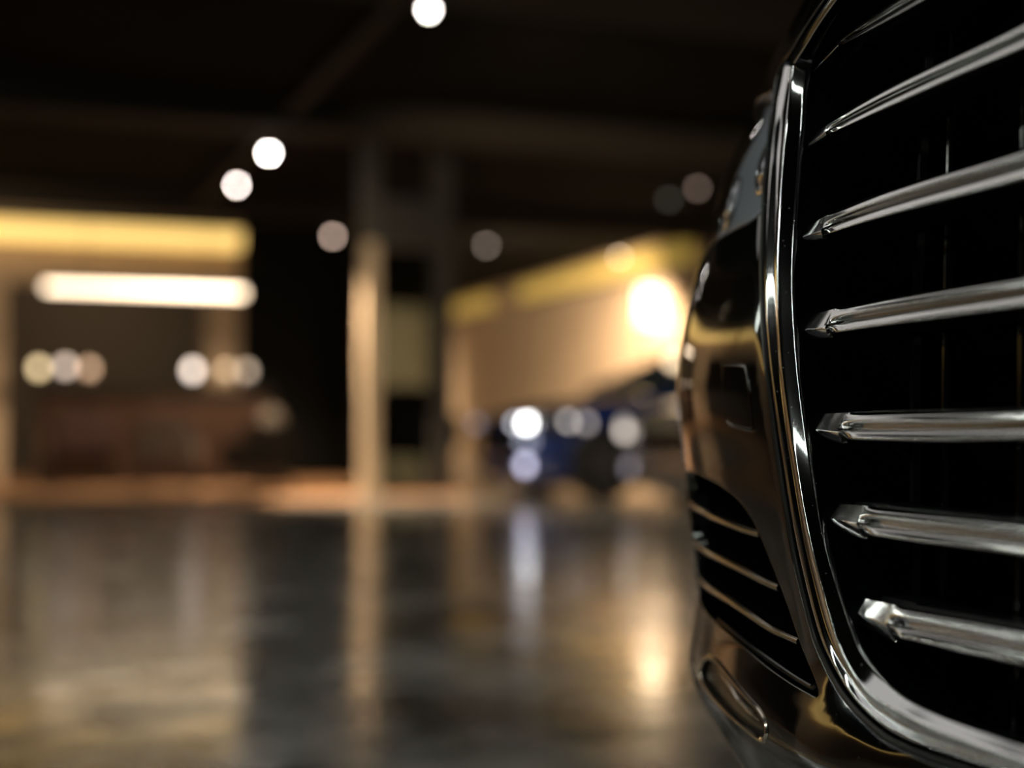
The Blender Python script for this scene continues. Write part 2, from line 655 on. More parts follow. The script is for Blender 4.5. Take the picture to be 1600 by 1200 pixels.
# --- seven slats, traced: tip (top, crease, bottom), then stations (upper y, lower y) with x running right
SL = [
    dict(tip=[(1274, 104), (1272, 110), (1273, 116)], kn=[(1308, 64), (1310, 69), (1313, 75)],
         st=[(1346, 34, 57), (1402, 0, 27), (1450, -33, 2), (1530, -84, -45), (1600, -130, -86)]),
    dict(tip=[(1257, 222), (1254, 231), (1255, 240)], kn=[(1291, 195), (1291, 205), (1293, 215)],
         st=[(1337, 164, 196), (1381, 141, 175), (1431, 116, 153), (1506, 80, 120), (1600, 35, 80)]),
    dict(tip=[(1256, 356), (1249, 371), (1249, 384)], kn=[(1288, 338), (1284, 361), (1287, 374)],
         st=[(1341, 314, 357), (1390, 297, 343), (1440, 281, 328), (1520, 256, 308), (1600, 232, 286)]),
    dict(tip=[(1272, 491), (1254, 515), (1257, 531)], kn=[(1302, 483), (1290, 512), (1296, 528)],
         st=[(1346, 474, 521), (1390, 465, 515), (1440, 456, 507), (1520, 444, 497), (1600, 431, 485)]),
    dict(tip=[(1287, 646), (1271, 671), (1273, 687)], kn=[(1322, 645), (1310, 676), (1317, 693)],
         st=[(1362, 644, 695), (1400, 643, 696), (1440, 643, 696), (1520, 642, 695), (1600, 640, 692)]),
    dict(tip=[(1310, 787), (1295, 809), (1297, 827)], kn=[(1350, 790), (1339, 819), (1350, 842)],
         st=[(1385, 795, 849), (1420, 798, 853), (1460, 802, 857), (1530, 810, 866), (1600, 818, 875)]),
    dict(tip=[(1350, 935), (1338, 957), (1342, 975)], kn=[(1395, 945), (1386, 978), (1396, 1002)],
         st=[(1425, 951, 1009), (1460, 957, 1017), (1500, 964, 1026), (1550, 974, 1037), (1600, 984, 1048)]),
]
# section: fraction from upper to lower edge, depth (m) relative to the slat's face
SEC = [(0.0, -0.016), (0.05, -0.0045), (0.12, -0.0016), (0.20, -0.0004), (0.28, -0.0012), (0.35, -0.0036), (0.43, -0.0060), (0.49, -0.0058),
       (0.54, -0.0026), (0.59, 0.0008), (0.66, 0.0026), (0.74, 0.0030), (0.82, 0.0018), (0.90, -0.0012), (0.96, -0.0050), (1.0, -0.0110), (0.93, -0.018), (0.12, -0.024)]
SO = -0.004
_ex = np.array([(0, -.014), (.05, -.0032), (.10, -.0010), (.27, .0004), (.31, -.0006), (.41, -.0085), (.45, -.0088), (.52, -.0045), (.59, .0010), (.63, .0020), (.80, .0038), (.855, .0032), (.92, -.0006), (1, -.0115)])
_fx = np.linspace(-0.1, 1.1, 241)
_fy = np.interp(_fx, _ex[:, 0], _ex[:, 1])
_kk = np.exp(-0.5 * (np.arange(-12, 13) * 0.005 / 0.016) ** 2)
_fy = np.convolve(np.pad(_fy, 12, mode='edge'), _kk / _kk.sum(), 'valid')
_f = [(fr, float(np.interp(fr, _fx, _fy))) for fr in np.linspace(0, 1, 51)]
SEC = _f + SEC[16:]
NF = len(_f)


def slat(d, idx):
    tip, kn, st = d['tip'], d['kn'], d['st']
    # (x offset follows the slant of the end) sections in pixels
    def three(t, c, b, fr):
        t, c, b = map(np.array, (t, c, b))
        return t + (c - t) * (fr / 0.56) if fr <= 0.56 else c + (b - c) * ((fr - 0.56) / 0.44)
    def wedge(fr, deep):
        return (-0.0030 + 0.0035 * (fr / 0.56) if fr <= 0.56 else 0.0005 - 0.004 * ((fr - 0.56) / 0.44) ** 1.6) - deep
    secs = []
    for t in (0.0, 0.08, 0.3, 0.6, 0.85, 0.97):
        tp = [np.array(tip[i]) * (1 - t) + np.array(kn[i]) * t for i in range(3)]
        deep = 0.002 * (1 - t) ** 1.5
        r = []
        for i, (fr, dp) in enumerate(SEC):
            q = three(*tp, fr)
            dd = wedge(fr, deep) if i < NF else dp - 0.006 - deep
            r.append((q[0], q[1], dd + SO))
        secs.append(r)
    # groove ring right at the knuckle, then the channel opens
    stx = [(kn[0][0], kn[0][1], kn[2][1])] + list(st)
    xs = np.array([a[0] for a in stx], float)
    us = np.array([a[1] for a in stx], float)
    ls = np.array([a[2] for a in stx], float)
    n = 46
    span = xs[1] - xs[0]
    tt = np.linspace(0, 1, n) ** 1.35
    X = xs[0] + (xs[-1] - xs[0]) * tt
    wq = np.r_[4.0, np.ones(len(xs) - 1)]
    pu, pl_ = np.polyfit(xs - 1400, us, 3, w=wq), np.polyfit(xs - 1400, ls, 3, w=wq)
    Uy, Ly = np.polyval(pu, X - 1400), np.polyval(pl_, X - 1400)
    slant = np.array([kn[1][0] - kn[0][0], kn[2][0] - kn[0][0]], float)
    for j in range(n):
        x = X[j]
        open_ = min(1.0, max(0.0, (x - xs[0]) / (0.85 * span)))
        ow = open_ * open_ * (3 - 2 * open_)
        near = math.exp(-((x - xs[0]) / 5.0) ** 2)
        sl = max(0.0, 1 - (x - xs[0]) / (1.6 * span))
        r = []
        slope_u = (us[1] - us[0]) / span
        for i, (fr, dp) in enumerate(SEC):
            off = (slant[0] * fr / 0.56 if fr <= 0.56 else slant[0] + (slant[1] - slant[0]) * (fr - 0.56) / 0.44) * sl
            y = Uy[j] + (Ly[j] - Uy[j]) * fr + (off * slope_u * 0.6 * sl if fr > 0.03 else 0)
            wd = wedge(min(fr, 1), 0)
            if i < NF:
                low = fr > 0.5
                k_ = max(ow, 1 - math.exp(-((x - xs[0]) / 9.0) ** 2)) if low else ow
                dd = wd * (1 - k_) + dp * k_
                if 0.5 < fr < 0.97:
                    dd -= 0.0016 * near
            else:
                dd = dp - 0.006 * (1 - ow)
            r.append((x + off, y, dd + SO))
        secs.append(r)
    flat = np.array(secs).reshape(-1, 3)
    sz = unproject(flat[:, :2], flat[:, 2])
    A = np.concatenate([sz, flat[:, 2:3]], 1).reshape(len(secs), len(SEC), 3)
    rows = [surf(a[:, 0], a[:, 1], a[:, 2]) for a in A]
    last, prev = A[-1], A[-6]
    slope = np.clip((last[:, 1] - prev[:, 1]) / (last[:, 0] - prev[:, 0]), -0.4, 0.4).mean()
    for t in np.linspace(0, 1, 16)[1:]:
        s = last[:, 0] + (S_CEN - last[:, 0]) * t
        L_ = S_CEN - last[:, 0]
        z = last[:, 1] + slope * L_ * (t - t * t / 2)
        z = z - (z - z.mean()) * 0 
        rows.append(surf(s, z, last[:, 2]))
    o = loft('grille_slat', rows, M['slat_chrome'], car, closed=True, caps=True, both=True, sharp=48)
    # black carrier blade behind the slat, its top edge just shows above the chrome
    cr = []
    sel = [0] + list(range(6, len(A), 4)) + [len(A) - 1]
    for i in sel:
        a = A[i]
        q = [(a[0, 0], a[0, 1] + 0.0016, SO - 0.020), (a[0, 0], a[0, 1] + 0.0022, SO - 0.050), (a[NF - 1, 0], a[NF - 1, 1] + 0.002, SO - 0.050), (a[NF - 1, 0], a[NF - 1, 1] + 0.003, SO - 0.022)]
        q = np.array(q)
        cr.append(surf(q[:, 0], q[:, 1], q[:, 2]))
    q = A[-1]
    for t in np.linspace(0, 1, 8)[1:]:
        s = q[0, 0] + (S_CEN - q[0, 0]) * t
        dz = slope * (S_CEN - q[0, 0]) * (t - t * t / 2)
        p = np.array([(s, q[0, 1] + dz + 0.0016, SO - 0.020), (s, q[0, 1] + dz + 0.0022, SO - 0.05), (s, q[NF - 1, 1] + dz + 0.002, SO - 0.05), (s, q[NF - 1, 1] + dz + 0.003, SO - 0.022)])
        cr.append(surf(p[:, 0], p[:, 1], p[:, 2]))
    b = loft('carrier_blade', cr, M['black_plastic'], o, closed=True, caps=True, both=True)
    return o


for i, d in enumerate(SL):
    slat(d, i)

# upright struts behind the slats
for sx, wd in ((-0.075, 0.006), (-0.115, 0.004), (-0.20, 0.004), (-0.38, 0.006)):
    zz = np.linspace(0.30, 0.97, 20)
    rows = []
    for z in zz:
        q = np.array([(sx - wd, z, -0.066), (sx - wd * 0.4, z, -0.0615), (sx + wd * 0.4, z, -0.0615), (sx + wd, z, -0.066), (sx + wd, z, -0.095), (sx - wd, z, -0.095)])
        rows.append(surf(q[:, 0], q[:, 1], q[:, 2]))
    loft('grille_strut', rows, M['black_gloss'], car, closed=True, caps=True, both=True)


# ------------------------------------------------------------------ painted panels cut out of the surface
roll_line = None


def surf_roll(s, z):
    """the bumper skin, rolling in towards the grille frame"""
    P = base(s, z)
    sh = np.shape(s)
    q = np.stack([np.ravel(s), np.ravel(z)], 1)
    d = dist_poly(roll_line, q, closed=False)
    r = 0.0025 * np.maximum(0, 1 - d / 0.024) ** 2
    return P - SGN * normal(s, z) * r.reshape(sh)[..., None]


def panel(name, outline, holes, material, parent, step=0.006, off=0.0, roll=False, both=True, edge=True, depth=0.012, er=0.0012):
    outline = np.asarray(outline)
    loops = [outline] + [np.asarray(h) for h in holes]
    lo, hi = outline.min(0), outline.max(0)
    gs, gz_ = np.meshgrid(np.arange(lo[0], hi[0], step), np.arange(lo[1], hi[1], step))
    q = np.stack([gs.ravel(), gz_.ravel()], 1)
    keep = inside(outline, q) & (dist_poly(outline, q) > step * 0.45)
    for h in loops[1:]:
        keep &= ~inside(h, q) & (dist_poly(h, q) > step * 0.45)
    q = q[keep]
    verts, edges = [], []
    for l in loops:
        n = len(verts)
        verts += [Vector(p) for p in l]
        edges += [(n + i, n + (i + 1) % len(l)) for i in range(len(l))]
    verts += [Vector(p) for p in q]
    rv, re, rf, *_ = delaunay_2d_cdt(verts, edges, [], 0, 1e-7)
    rv = np.array([v[:] for v in rv])
    cen = np.array([rv[list(f)].mean(0) for f in rf])
    ok = inside(outline, cen)
    for h in loops[1:]:
        ok &= ~inside(h, cen)
    faces = [tuple(f) for f, k_ in zip(rf, ok) if k_]
    F = surf_roll if roll else base
    N = SGN * normal(rv[:, 0], rv[:, 1], f=F, e=0.002)
    P = F(rv[:, 0], rv[:, 1]) + N * off
    V, F_, NN = P, faces, N
    # orientation
    a, b, c = (P[faces[0][i]] for i in range(3))
    if np.cross(b - a, c - a) @ N[faces[0][0]] < 0:
        F_ = [f[::-1] for f in faces]
    F_ = list(F_)
    if edge:
        for li, l in enumerate(loops):
            # direction away from the sheet, in (s, z)
            t = np.roll(l, -1, 0) - np.roll(l, 1, 0)
            t /= np.linalg.norm(t, axis=1, keepdims=True) + 1e-12
            nr = np.stack([t[:, 1], -t[:, 0]], 1)
            area = 0.5 * np.sum(l[:, 0] * np.roll(l[:, 1], -1) - np.roll(l[:, 0], -1) * l[:, 1])
            sg = np.sign(area) * (1 if li == 0 else -1)
            nr = nr * sg
            n0 = normal(l[:, 0], l[:, 1], f=F, e=0.002) * SGN
            rings, rn = [], []
            b0 = F(l[:, 0], l[:, 1]) + n0 * off
            e_ = 2e-3
            l2 = l + nr * e_
            side = base(l2[:, 0], l2[:, 1]) - base(l[:, 0], l[:, 1])
            side = side - (side * n0).sum(1, keepdims=True) * n0
            side /= np.linalg.norm(side, axis=1, keepdims=True) + 1e-12
            for ang in (0, 30, 60, 90):
                rr = er
                rings.append(b0 + side * rr * math.sin(R(ang)) - n0 * rr * (1 - math.cos(R(ang))))
                rn.append(n0 * math.cos(R(ang)) + side * math.sin(R(ang)))
            rings.append(rings[-1] - n0 * depth)
            rn.append(side)
            base_i = len(V)
            m_ = len(l)
            V = np.vstack([V] + rings)
            NN = np.vstack([NN] + rn)
            for r_ in range(len(rings) - 1):
                for i in range(m_):
                    i2 = (i + 1) % m_
                    f = (base_i + r_ * m_ + i, base_i + r_ * m_ + i2, base_i + (r_ + 1) * m_ + i2, base_i + (r_ + 1) * m_ + i)
                    pa, pb, pc = V[f[0]], V[f[1]], V[f[2]]
                    if np.cross(pb - pa, pc - pa) @ (rn[r_][i] + rn[r_ + 1][i]) < 0:
                        f = f[::-1]
                    F_.append(f)
    NM = NN - 2 * (NN @ LAT)[:, None] * LAT
    if both and np.abs((V - CEN) @ LAT).min() > 2e-4:
        o = make(name, V, F_, material, parent, normals=NN)
        TWIN[o] = make(name, mirror(V), [f[::-1] for f in F_], material, TWIN.get(parent, parent), normals=NM)
        return o
    if both:
        n = len(V)
        V = np.vstack([V, mirror(V)])
        NN = np.vstack([NN, NM])
        F_ = F_ + [tuple(n + i for i in f[::-1]) for f in F_]
    return make(name, V, F_, material, parent, normals=NN)


def px_loop(pts, n, o=0.0):
    p = np.asarray(pts, float)
    r = resample(np.vstack([p, p[:1]]), n + 1)[:-1]
    return unproject(r, o)


# frame side boundary of the bumper (a gap outside the seal)
bd_px = [(x - d, y + e) for (x, y), d, e in zip(E0, [2, 7, 9, 12, 14, 14, 14, 13, 13, 12, 12, 11, 11, 10, 10, 10, 10, 10, 10], [27, 24, 20, 15, 10, 7, 5, 4] + [0] * 11)]
bd_px = bd_px[:15] + [(1187.5, 333)]
bd = unproject(resample(bd_px, 120))
roll_line = unproject(resample(E0, 90))
roll_line = np.vstack([[S_CEN, roll_line[0, 1]], roll_line])

# headlamp lower edge (gap line) and hood / headlamp line
lamp_low = unproject(resample([(1188, 331), (1172, 346), (1150, 357), (1128, 369), (1112, 382), (1100, 398)], 30))
lamp_low_end = np.array([[0.36, lamp_low[-1, 1] - 0.006], [0.45, lamp_low[-1, 1] - 0.002], [0.60, lamp_low[-1, 1] + 0.018], [0.78, lamp_low[-1, 1] + 0.05]])
low_curve = np.vstack([lamp_low, resample(np.vstack([lamp_low[-1:], lamp_low_end]), 24)[1:]])
lamp_top = unproject(resample([(1205, 145), (1198, 148), (1190, 152), (1182, 158)], 10))
top_curve = np.vstack([lamp_top, resample(np.vstack([lamp_top[-1:], [[0.36, lamp_top[-1, 1] - 0.008], [0.5, lamp_top[-1, 1] - 0.004], [0.66, lamp_top[-1, 1] + 0.004], [0.78, lamp_top[-1, 1] + 0.005]]]), 26)[1:]])

# intake opening, fog lamp recess and washer cover outlines
n_int = 170
int_px = [(1147, 773), (1164, 793), (1177, 814), (1186, 832), (1198, 862), (1218, 912), (1232, 950), (1247, 994), (1258, 1024), (1271, 1054), (1279, 1078),
          (1278, 1089), (1272, 1090), (1262, 1085), (1236, 1070), (1200, 1045), (1164, 1015), (1140, 994)]
int_vis = unproject(resample(int_px, n_int))
zl, zh = int_vis[-1, 1], int_vis[0, 1]
hid = np.array([[0.27, zl + 0.012], [0.315, zl + 0.030], [0.345, zl + 0.07], [0.35, zl + 0.11], [0.345, zh + 0.004], [0.325, zh + 0.016]])
up_vis = unproject([(1092, 739), (1108, 747), (1122, 755), (1135, 764)])
intake = np.vstack([int_vis, resample(np.vstack([int_vis[-1:], hid, up_vis, int_vis[:1]]), 90)[1:-1]])

fog_px = [(1120, 1026), (1146, 1058), (1172, 1088), (1188, 1106), (1197, 1124), (1200, 1145), (1197, 1160), (1188, 1162), (1164, 1143), (1136, 1118), (1108, 1086), (1094, 1060), (1095, 1036), (1105, 1022)]
fog = px_loop(fog_px, 110)
wash_px = [(1128, 574), (1129, 567), (1135, 565), (1158, 566), (1165, 569), (1168, 577), (1173, 610), (1178, 664), (1178, 672), (1174, 675), (1146, 668), (1138, 663), (1134, 655), (1129, 620)]
wash = px_loop(wash_px, 90)

# the bumper skin
zbot = 0.21
bend = 0.80
out = np.vstack([
    [[S_CEN, bd[0, 1]]], bd, low_curve + np.array([0, -0.002]),
    [[bend, low_curve[-1, 1] - 0.002]], [[bend, zbot]],
    np.stack([np.linspace(bend, S_CEN, 60)[1:], np.full(59, zbot)], 1)])
panel('bumper', out, [intake, fog, wash], M['paint'], car, roll=True, depth=0.02)


def shrink(loop, d):
    t = np.roll(loop, -1, 0) - np.roll(loop, 1, 0)
    t /= np.linalg.norm(t, axis=1, keepdims=True)
    nr = np.stack([t[:, 1], -t[:, 0]], 1)
    area = np.sum(loop[:, 0] * np.roll(loop[:, 1], -1) - np.roll(loop[:, 0], -1) * loop[:, 1])
    return loop - nr * np.sign(area) * d


panel('washer_cover', shrink(wash, 0.0038), [], M['paint'], car, roll=True, step=0.003, off=0.0008, depth=0.01, er=0.0022)

# fog lamp: bright rim, glass, reflector bowl
fs = shrink(fog, 0.003)
ring = surf(fs[:, 0], fs[:, 1], -0.001)
fl = loft('fog_lamp', [surf(fs[:, 0] + (0.243 - fs[:, 0]) * k_ * 0, fs[:, 1], o) for k_, o in ((0, -0.003), (0, -0.02), (0, -0.045))], M['fog_bowl'], car, closed=True, both=True)


def closed_tube(name, P, r, material, parent, both=True, n=10):
    N = len(P)
    rows = []
    for i in range(N):
        t = P[(i + 1) % N] - P[i - 1]
        t = t / np.linalg.norm(t)
        a = np.cross(t, [-0.9, -0.4, 0.1])
        a /= np.linalg.norm(a)
        b = np.cross(a, t)
        rows.append([P[i] + r * (math.cos(q) * a + math.sin(q) * b) for q in np.linspace(0, 2 * math.pi, n, endpoint=False)])
    rows.append(rows[0])
    return loft(name, rows, material, parent, closed=True, both=both)


closed_tube('lamp_rim', ring, 0.0028, M['thin_chrome'], fl)
panel('lamp_glass', shrink(fog, 0.004), [], M['lamp_glass'], fl, step=0.005, off=-0.004, edge=False)
panel('reflector', shrink(fog, 0.002), [], M['fog_bowl'], fl, step=0.006, off=-0.022, edge=False)

gq = unproject(resample([(1126, 1050), (1136, 1062), (1147, 1078), (1158, 1096), (1170, 1109), (1182, 1119), (1192, 1127)], 24), -0.014)
rows = []
for i, (s_, z_) in enumerate(gq):
    hw_ = 0.0052 if 3 < i < 20 else 0.0035
    rw = [(s_ + hw_ * a * 0.5, z_ + hw_ * a, -0.018 + 0.0075 * math.sqrt(max(0.0, 1 - a * a))) for a in np.linspace(-1, 1, 15)]
    rw = np.array(rw)
    rows.append(surf(rw[:, 0], rw[:, 1], rw[:, 2]))
loft('light_guide', rows, mat('guide_reflector', (0.9, 0.87, 0.80), 0.16, metal=1.0), fl, both=True)

# headlamp: glass skin over a dark housing with two projector lenses
gap = 0.0018
rs_ = unproject(resample([(1196, 320), (1203, 250), (1208, 200), (1211, 160)], 30))
rs_[:, 0] -= 0.0
right_edge = rs_ + np.array([0.010, 0])
h_out = np.vstack([right_edge, top_curve + np.array([0.012, -gap]), [[0.76, top_curve[-1, 1] - gap]], [[0.76, low_curve[-1, 1] + gap]], low_curve[::-1] + np.array([0, 0.0035])])
hl = panel('headlamp', h_out, [], M['lamp_housing'], car, step=0.006, off=-0.012, edge=False)
panel('lens', h_out, [], M['lamp_glass'], hl, off=0.0, depth=0.004)
for s_, z_ in ((0.13, 0.82), (0.25, 0.805), (0.40, 0.80)):
    p = surf(np.array([s_]), np.array([z_]), -0.0115)[0]
    n_ = SGN * normal(np.array([s_]), np.array([z_]))[0]
    a = np.cross(n_, [0, 0, 1.0]); a /= np.linalg.norm(a); b = np.cross(a, n_)
    rows = []
    for r_, h in ((0.034, -0.01), (0.034, 0.004), (0.03, 0.006), (0.028, 0.0), (0.02, 0.008), (0.010, 0.012), (0.001, 0.013)):
        rows.append([p + n_ * h * 0.5 + 0.8 * r_ * (math.cos(q) * a + math.sin(q) * b) for q in np.linspace(0, 2 * math.pi, 28, endpoint=False)])
    loft('projector', rows, M['reflector'], hl, closed=True, both=True)

# lamp bezel strip: dark trim between headlamp and bumper with a bright line
car_tube('headlamp_seal', surf(low_curve[:, 0], low_curve[:, 1] + 0.0006, -0.0035), 0.0022, M['rubber'], hl, 8)

# hood: from the lamp top and the frame chamfer up over the nose
hood_low = unproject(resample([(1296 - 6, -4), (1268, 27), (1248, 58), (1234, 82), (1222, 98), (1212, 122), (1205, 143)], 40), 0.0)
hood_edge = np.vstack([hood_low, top_curve[1:]])
ztop = 1.06
hs0 = hood_edge[0, 0]
ho = np.vstack([[[S_CEN, hood_edge[0, 1] + 0.018]], [[hs0 - 0.06, hood_edge[0, 1] + 0.016]], hood_edge + np.array([0.0, 0.002]),
                [[0.78, ztop]], np.stack([np.linspace(0.78, S_CEN, 50)[1:], np.full(49, ztop)], 1)])
hood = panel('hood', ho, [], M['paint'], car, step=0.008, depth=0.012)
# strip of paint between grille frame and headlamp
fp = unproject(resample([(1222, 104), (1214, 135), (1206, 180), (1199, 240), (1193, 300), (1188, 326)], 40))
fill = np.vstack([fp, (fp + np.array([0.0085, 0]))[::-1]])
panel('lamp_trim', fill, [], M['black_gloss'], car, step=0.004, off=-0.004, edge=True, depth=0.02)

# intake: black box, blades with chrome front strips
it = loft('air_intake', [surf(np.clip(intake[:, 0], -0.4, 0.5), intake[:, 1], o) for o in (-0.014, -0.05, -0.09)], M['black_plastic'], car, closed=True, both=True)
panel('intake_mesh', shrink(intake, -0.002), [], M['void'], it, step=0.012, off=-0.085, edge=False)
BL = [
    [(1100, 800), (1114, 808), (1135, 817), (1157, 826), (1172, 831), (1187, 835)],
    [(1109, 866), (1120, 871), (1150, 886), (1182, 903), (1198, 911), (1217, 919)],
    [(1126, 931), (1141, 940), (1170, 960), (1204, 983), (1225, 993), (1248, 1003)],
]
for b_ in BL:
    q = unproject(resample(b_, 40), -0.004)
    q = q[np.argsort(q[:, 0])]
    extra = np.stack([np.linspace(q[-1, 0], 0.352, 10)[1:], q[-1, 1] + np.linspace(0, 0.004, 10)[1:]], 1)
    if q[-1, 0] < 0.34:
        q = np.vstack([q, extra])
    rows, ch = [], []
    for s_, z_ in q:
        rw = np.array([(s_, z_ + 0.003, -0.006), (s_, z_ + 0.0045, -0.012), (s_, z_ + 0.011, -0.05), (s_, z_ + 0.008, -0.05), (s_, z_ + 0.000, -0.012), (s_, z_ - 0.003, -0.006)])
        rows.append(surf(rw[:, 0], rw[:, 1], rw[:, 2]))
        cw = np.array([(s_, z_ + 0.0036 * math.sin(a), -0.006 + 0.0042 * math.cos(a)) for a in np.linspace(-1.7, 1.7, 11)])
        ch.append(surf(cw[:, 0], cw[:, 1], cw[:, 2]))
    bl = loft('intake_blade', rows, M['black_gloss'], car, closed=True, caps=True, both=True)
    loft('chrome_strip', ch, M['thin_chrome'], bl, closed=True, caps=True, both=True)
# bright moulding along the lower lip of the intake
q = unproject(resample([(1122, 968), (1140, 983), (1164, 1004), (1200, 1030), (1236, 1055), (1262, 1071), (1271, 1075), (1275, 1070)], 50), -0.003)
car_tube('intake_moulding', surf(q[:, 0], q[:, 1], -0.004), 0.0024, M['black_gloss'], car)

# ------------------------------------------------------------------ rest of the black car (out of the picture, behind the nose)
HW = float((base(np.array([0.78]), np.array([0.6]))[0] - CEN) @ LAT)
A0 = float((base(np.array([0.78]), np.array([0.6]))[0] - CEN) @ AFT)


def car_pt(a, l, z):
    return CEN + AFT * a + LAT * l + np.array([0, 0, z])


def side_prof(a, hw, top, crown, bot=0.24):
    pr = [(hw * 0.9, bot), (hw * 0.985, bot + 0.14), (hw, 0.52), (hw * 0.99, 0.7), (hw * 0.965, top - 0.05), (hw * 0.9, top), (hw * 0.6, top + crown * 0.6), (0, top + crown)]
    full = [(-l, z) for l, z in pr[:-1]][::1] + [(l, z) for l, z in pr[::-1]]
    return [car_pt(a, l, z) for l, z in full]


prof = []
for a, hw_, top, cr in ((A0 - 0.03, HW - 0.012, 0.98, 0.07), (A0 + 0.4, HW + 0.01, 1.0, 0.08), (1.7, HW + 0.02, 1.01, 0.07), (3.0, HW + 0.02, 0.98, 0.05), (4.2, HW + 0.0, 0.99, 0.05), (4.9, HW - 0.08, 0.95, 0.04), (5.08, HW - 0.16, 0.86, 0.02)):
    prof.append(side_prof(a, hw_, top, cr))
loft('body_shell', prof, M['paint'], car, caps=True, sharp=40)
# hood top bridging the nose rim and the body
ss = np.linspace(S_CEN, 0.78, 40)
rim = surf(ss, np.full(40, ztop), 0)
rows = []
for t in np.linspace(0, 1, 8):
    tgt = np.array([car_pt(A0 + 0.05, max(0.0, (p - CEN) @ LAT) * 0.93, 1.02 + 0.05 * (1 - ((p - CEN) @ LAT / HW) ** 2)) for p in rim])
    mid = rim * (1 - t) + tgt * t
    mid[:, 2] += 0.01 * math.sin(t * math.pi)
    rows.append(mid)
loft('hood_skin', rows, M['paint'], car, both=True)
cab = []
for a0, a1, hw_, z_ in ((1.55, 4.5, 0.78, 1.0), (2.0, 4.1, 0.68, 1.28), (2.35, 3.75, 0.60, 1.44), (2.45, 3.6, 0.5, 1.47)):
    cab.append([car_pt(a0, -hw_, z_), car_pt(a0, hw_, z_), car_pt(a1, hw_, z_), car_pt(a1, -hw_, z_)])
loft('window_glass', cab[:3], M['tinted_glass'], car, closed=True)
loft('roof', cab[2:], M['paint'], car, closed=True, caps=True)


def wheel(parent, center, axis_ang, side, r=0.335, wd=0.22, hub='alloy'):
    mb = MB(center, axis_ang)
    mb.lathe([(r * 0.62, -wd / 2), (r * 0.93, -wd / 2), (r, -wd / 2 + 0.03), (r, wd / 2 - 0.03), (r * 0.93, wd / 2), (r * 0.62, wd / 2)], n=36, axis='y')
    t = mb.build('wheel', M['tire'], parent)
    rm = MB(center, axis_ang)
    o_ = side * (wd / 2 - 0.01)
    rm.lathe([(r * 0.64, o_ - side * 0.04), (r * 0.66, o_ + side * 0.012), (r * 0.58, o_ + side * 0.012), (r * 0.56, o_ - side * 0.03), (0.06, o_ - side * 0.03), (0.055, o_ + side * 0.01), (0.01, o_ + side * 0.012)], n=36, axis='y')
    for k_ in range(7):
        a = 2 * math.pi * k_ / 7
        ca, sa = math.cos(a), math.sin(a)
        p0 = np.array([ca * 0.03, o_, sa * 0.03]); p1 = np.array([ca * r * 0.6, o_, sa * r * 0.6])
        rm.tube([p0, p1], [0.028, 0.02], 8)
    rm.build('rim', M[hub], t)


aft_ang = math.atan2(AFT[1], AFT[0])
for a in (0.98, 3.95):
    for sd in (1, -1):
        p = car_pt(a, sd * (HW - 0.09), 0.335)
        wheel(car, p, aft_ang, sd)

# ------------------------------------------------------------------ the hall
ANG = math.atan2(0.351, 0.936)
U = np.array([-math.sin(ANG), math.cos(ANG), 0])
V = np.array([math.cos(ANG), math.sin(ANG), 0])


def uv(u, v, z=0.0):
    return U * u + V * v + np.array([0, 0, z])


def to_uv(p):
    return float(p @ U), float(p @ V)


def hall(**kw):
    """builder in hall axes: x along V (to the right and away), y along U (to the left and away)"""
    return MB((0, 0, 0), ANG)


CEIL = 3.35

# polished concrete floor
mf = bpy.data.materials.new('polished_concrete')
mf.use_nodes = True
nt = mf.node_tree
b = nt.nodes['Principled BSDF']
tc = nt.nodes.new('ShaderNodeTexCoord')
mp = nt.nodes.new('ShaderNodeMapping')
nt.links.new(tc.outputs['Object'], mp.inputs['Vector'])
n1 = nt.nodes.new('ShaderNodeTexNoise'); n1.inputs['Scale'].default_value = 1.9; n1.inputs['Detail'].default_value = 8; n1.inputs['Roughness'].default_value = 0.6
n2 = nt.nodes.new('ShaderNodeTexNoise'); n2.inputs['Scale'].default_value = 4.5; n2.inputs['Detail'].default_value = 6
n3 = nt.nodes.new('ShaderNodeTexNoise'); n3.inputs['Scale'].default_value = 3.2; n3.inputs['Detail'].default_value = 4
for n in (n1, n2, n3):
    nt.links.new(mp.outputs['Vector'], n.inputs['Vector'])
r1 = nt.nodes.new('ShaderNodeValToRGB')
r1.color_ramp.elements[0].position = 0.35; r1.color_ramp.elements[0].color = (0.035, 0.033, 0.030, 1)
r1.color_ramp.elements[1].position = 0.68; r1.color_ramp.elements[1].color = (0.60, 0.57, 0.52, 1)
nt.links.new(n1.outputs['Fac'], r1.inputs['Fac'])
nt.links.new(r1.outputs['Color'], b.inputs['Base Color'])
mr = nt.nodes.new('ShaderNodeMapRange')
mr.inputs['From Min'].default_value = 0.35; mr.inputs['From Max'].default_value = 0.65
mr.inputs['To Min'].default_value = 0.10; mr.inputs['To Max'].default_value = 0.24
nt.links.new(n2.outputs['Fac'], mr.inputs['Value'])
nt.links.new(mr.outputs['Result'], b.inputs['Roughness'])
bp = nt.nodes.new('ShaderNodeBump'); bp.inputs['Strength'].default_value = 0.14; bp.inputs['Distance'].default_value = 0.02
nt.links.new(n3.outputs['Fac'], bp.inputs['Height'])
nt.links.new(bp.outputs['Normal'], b.inputs['Normal'])
b.inputs['Specular IOR Level'].default_value = 1.0
b.inputs['Coat Weight'].default_value = 0.35
nt.links.new(mr.outputs['Result'], b.inputs['Coat Roughness'])
nt.links.new(bp.outputs['Normal'], b.inputs['Coat Normal'])
M['concrete'] = mf
M['wood_floor'] = mat('wood_floor', (0.42, 0.225, 0.115), 0.4, noise=(0.31, 0.16, 0.08), bscale=6)
M['plaster_tan'] = mat('plaster_tan', (0.50, 0.37, 0.245), 0.8, noise=(0.45, 0.33, 0.22), bscale=2)
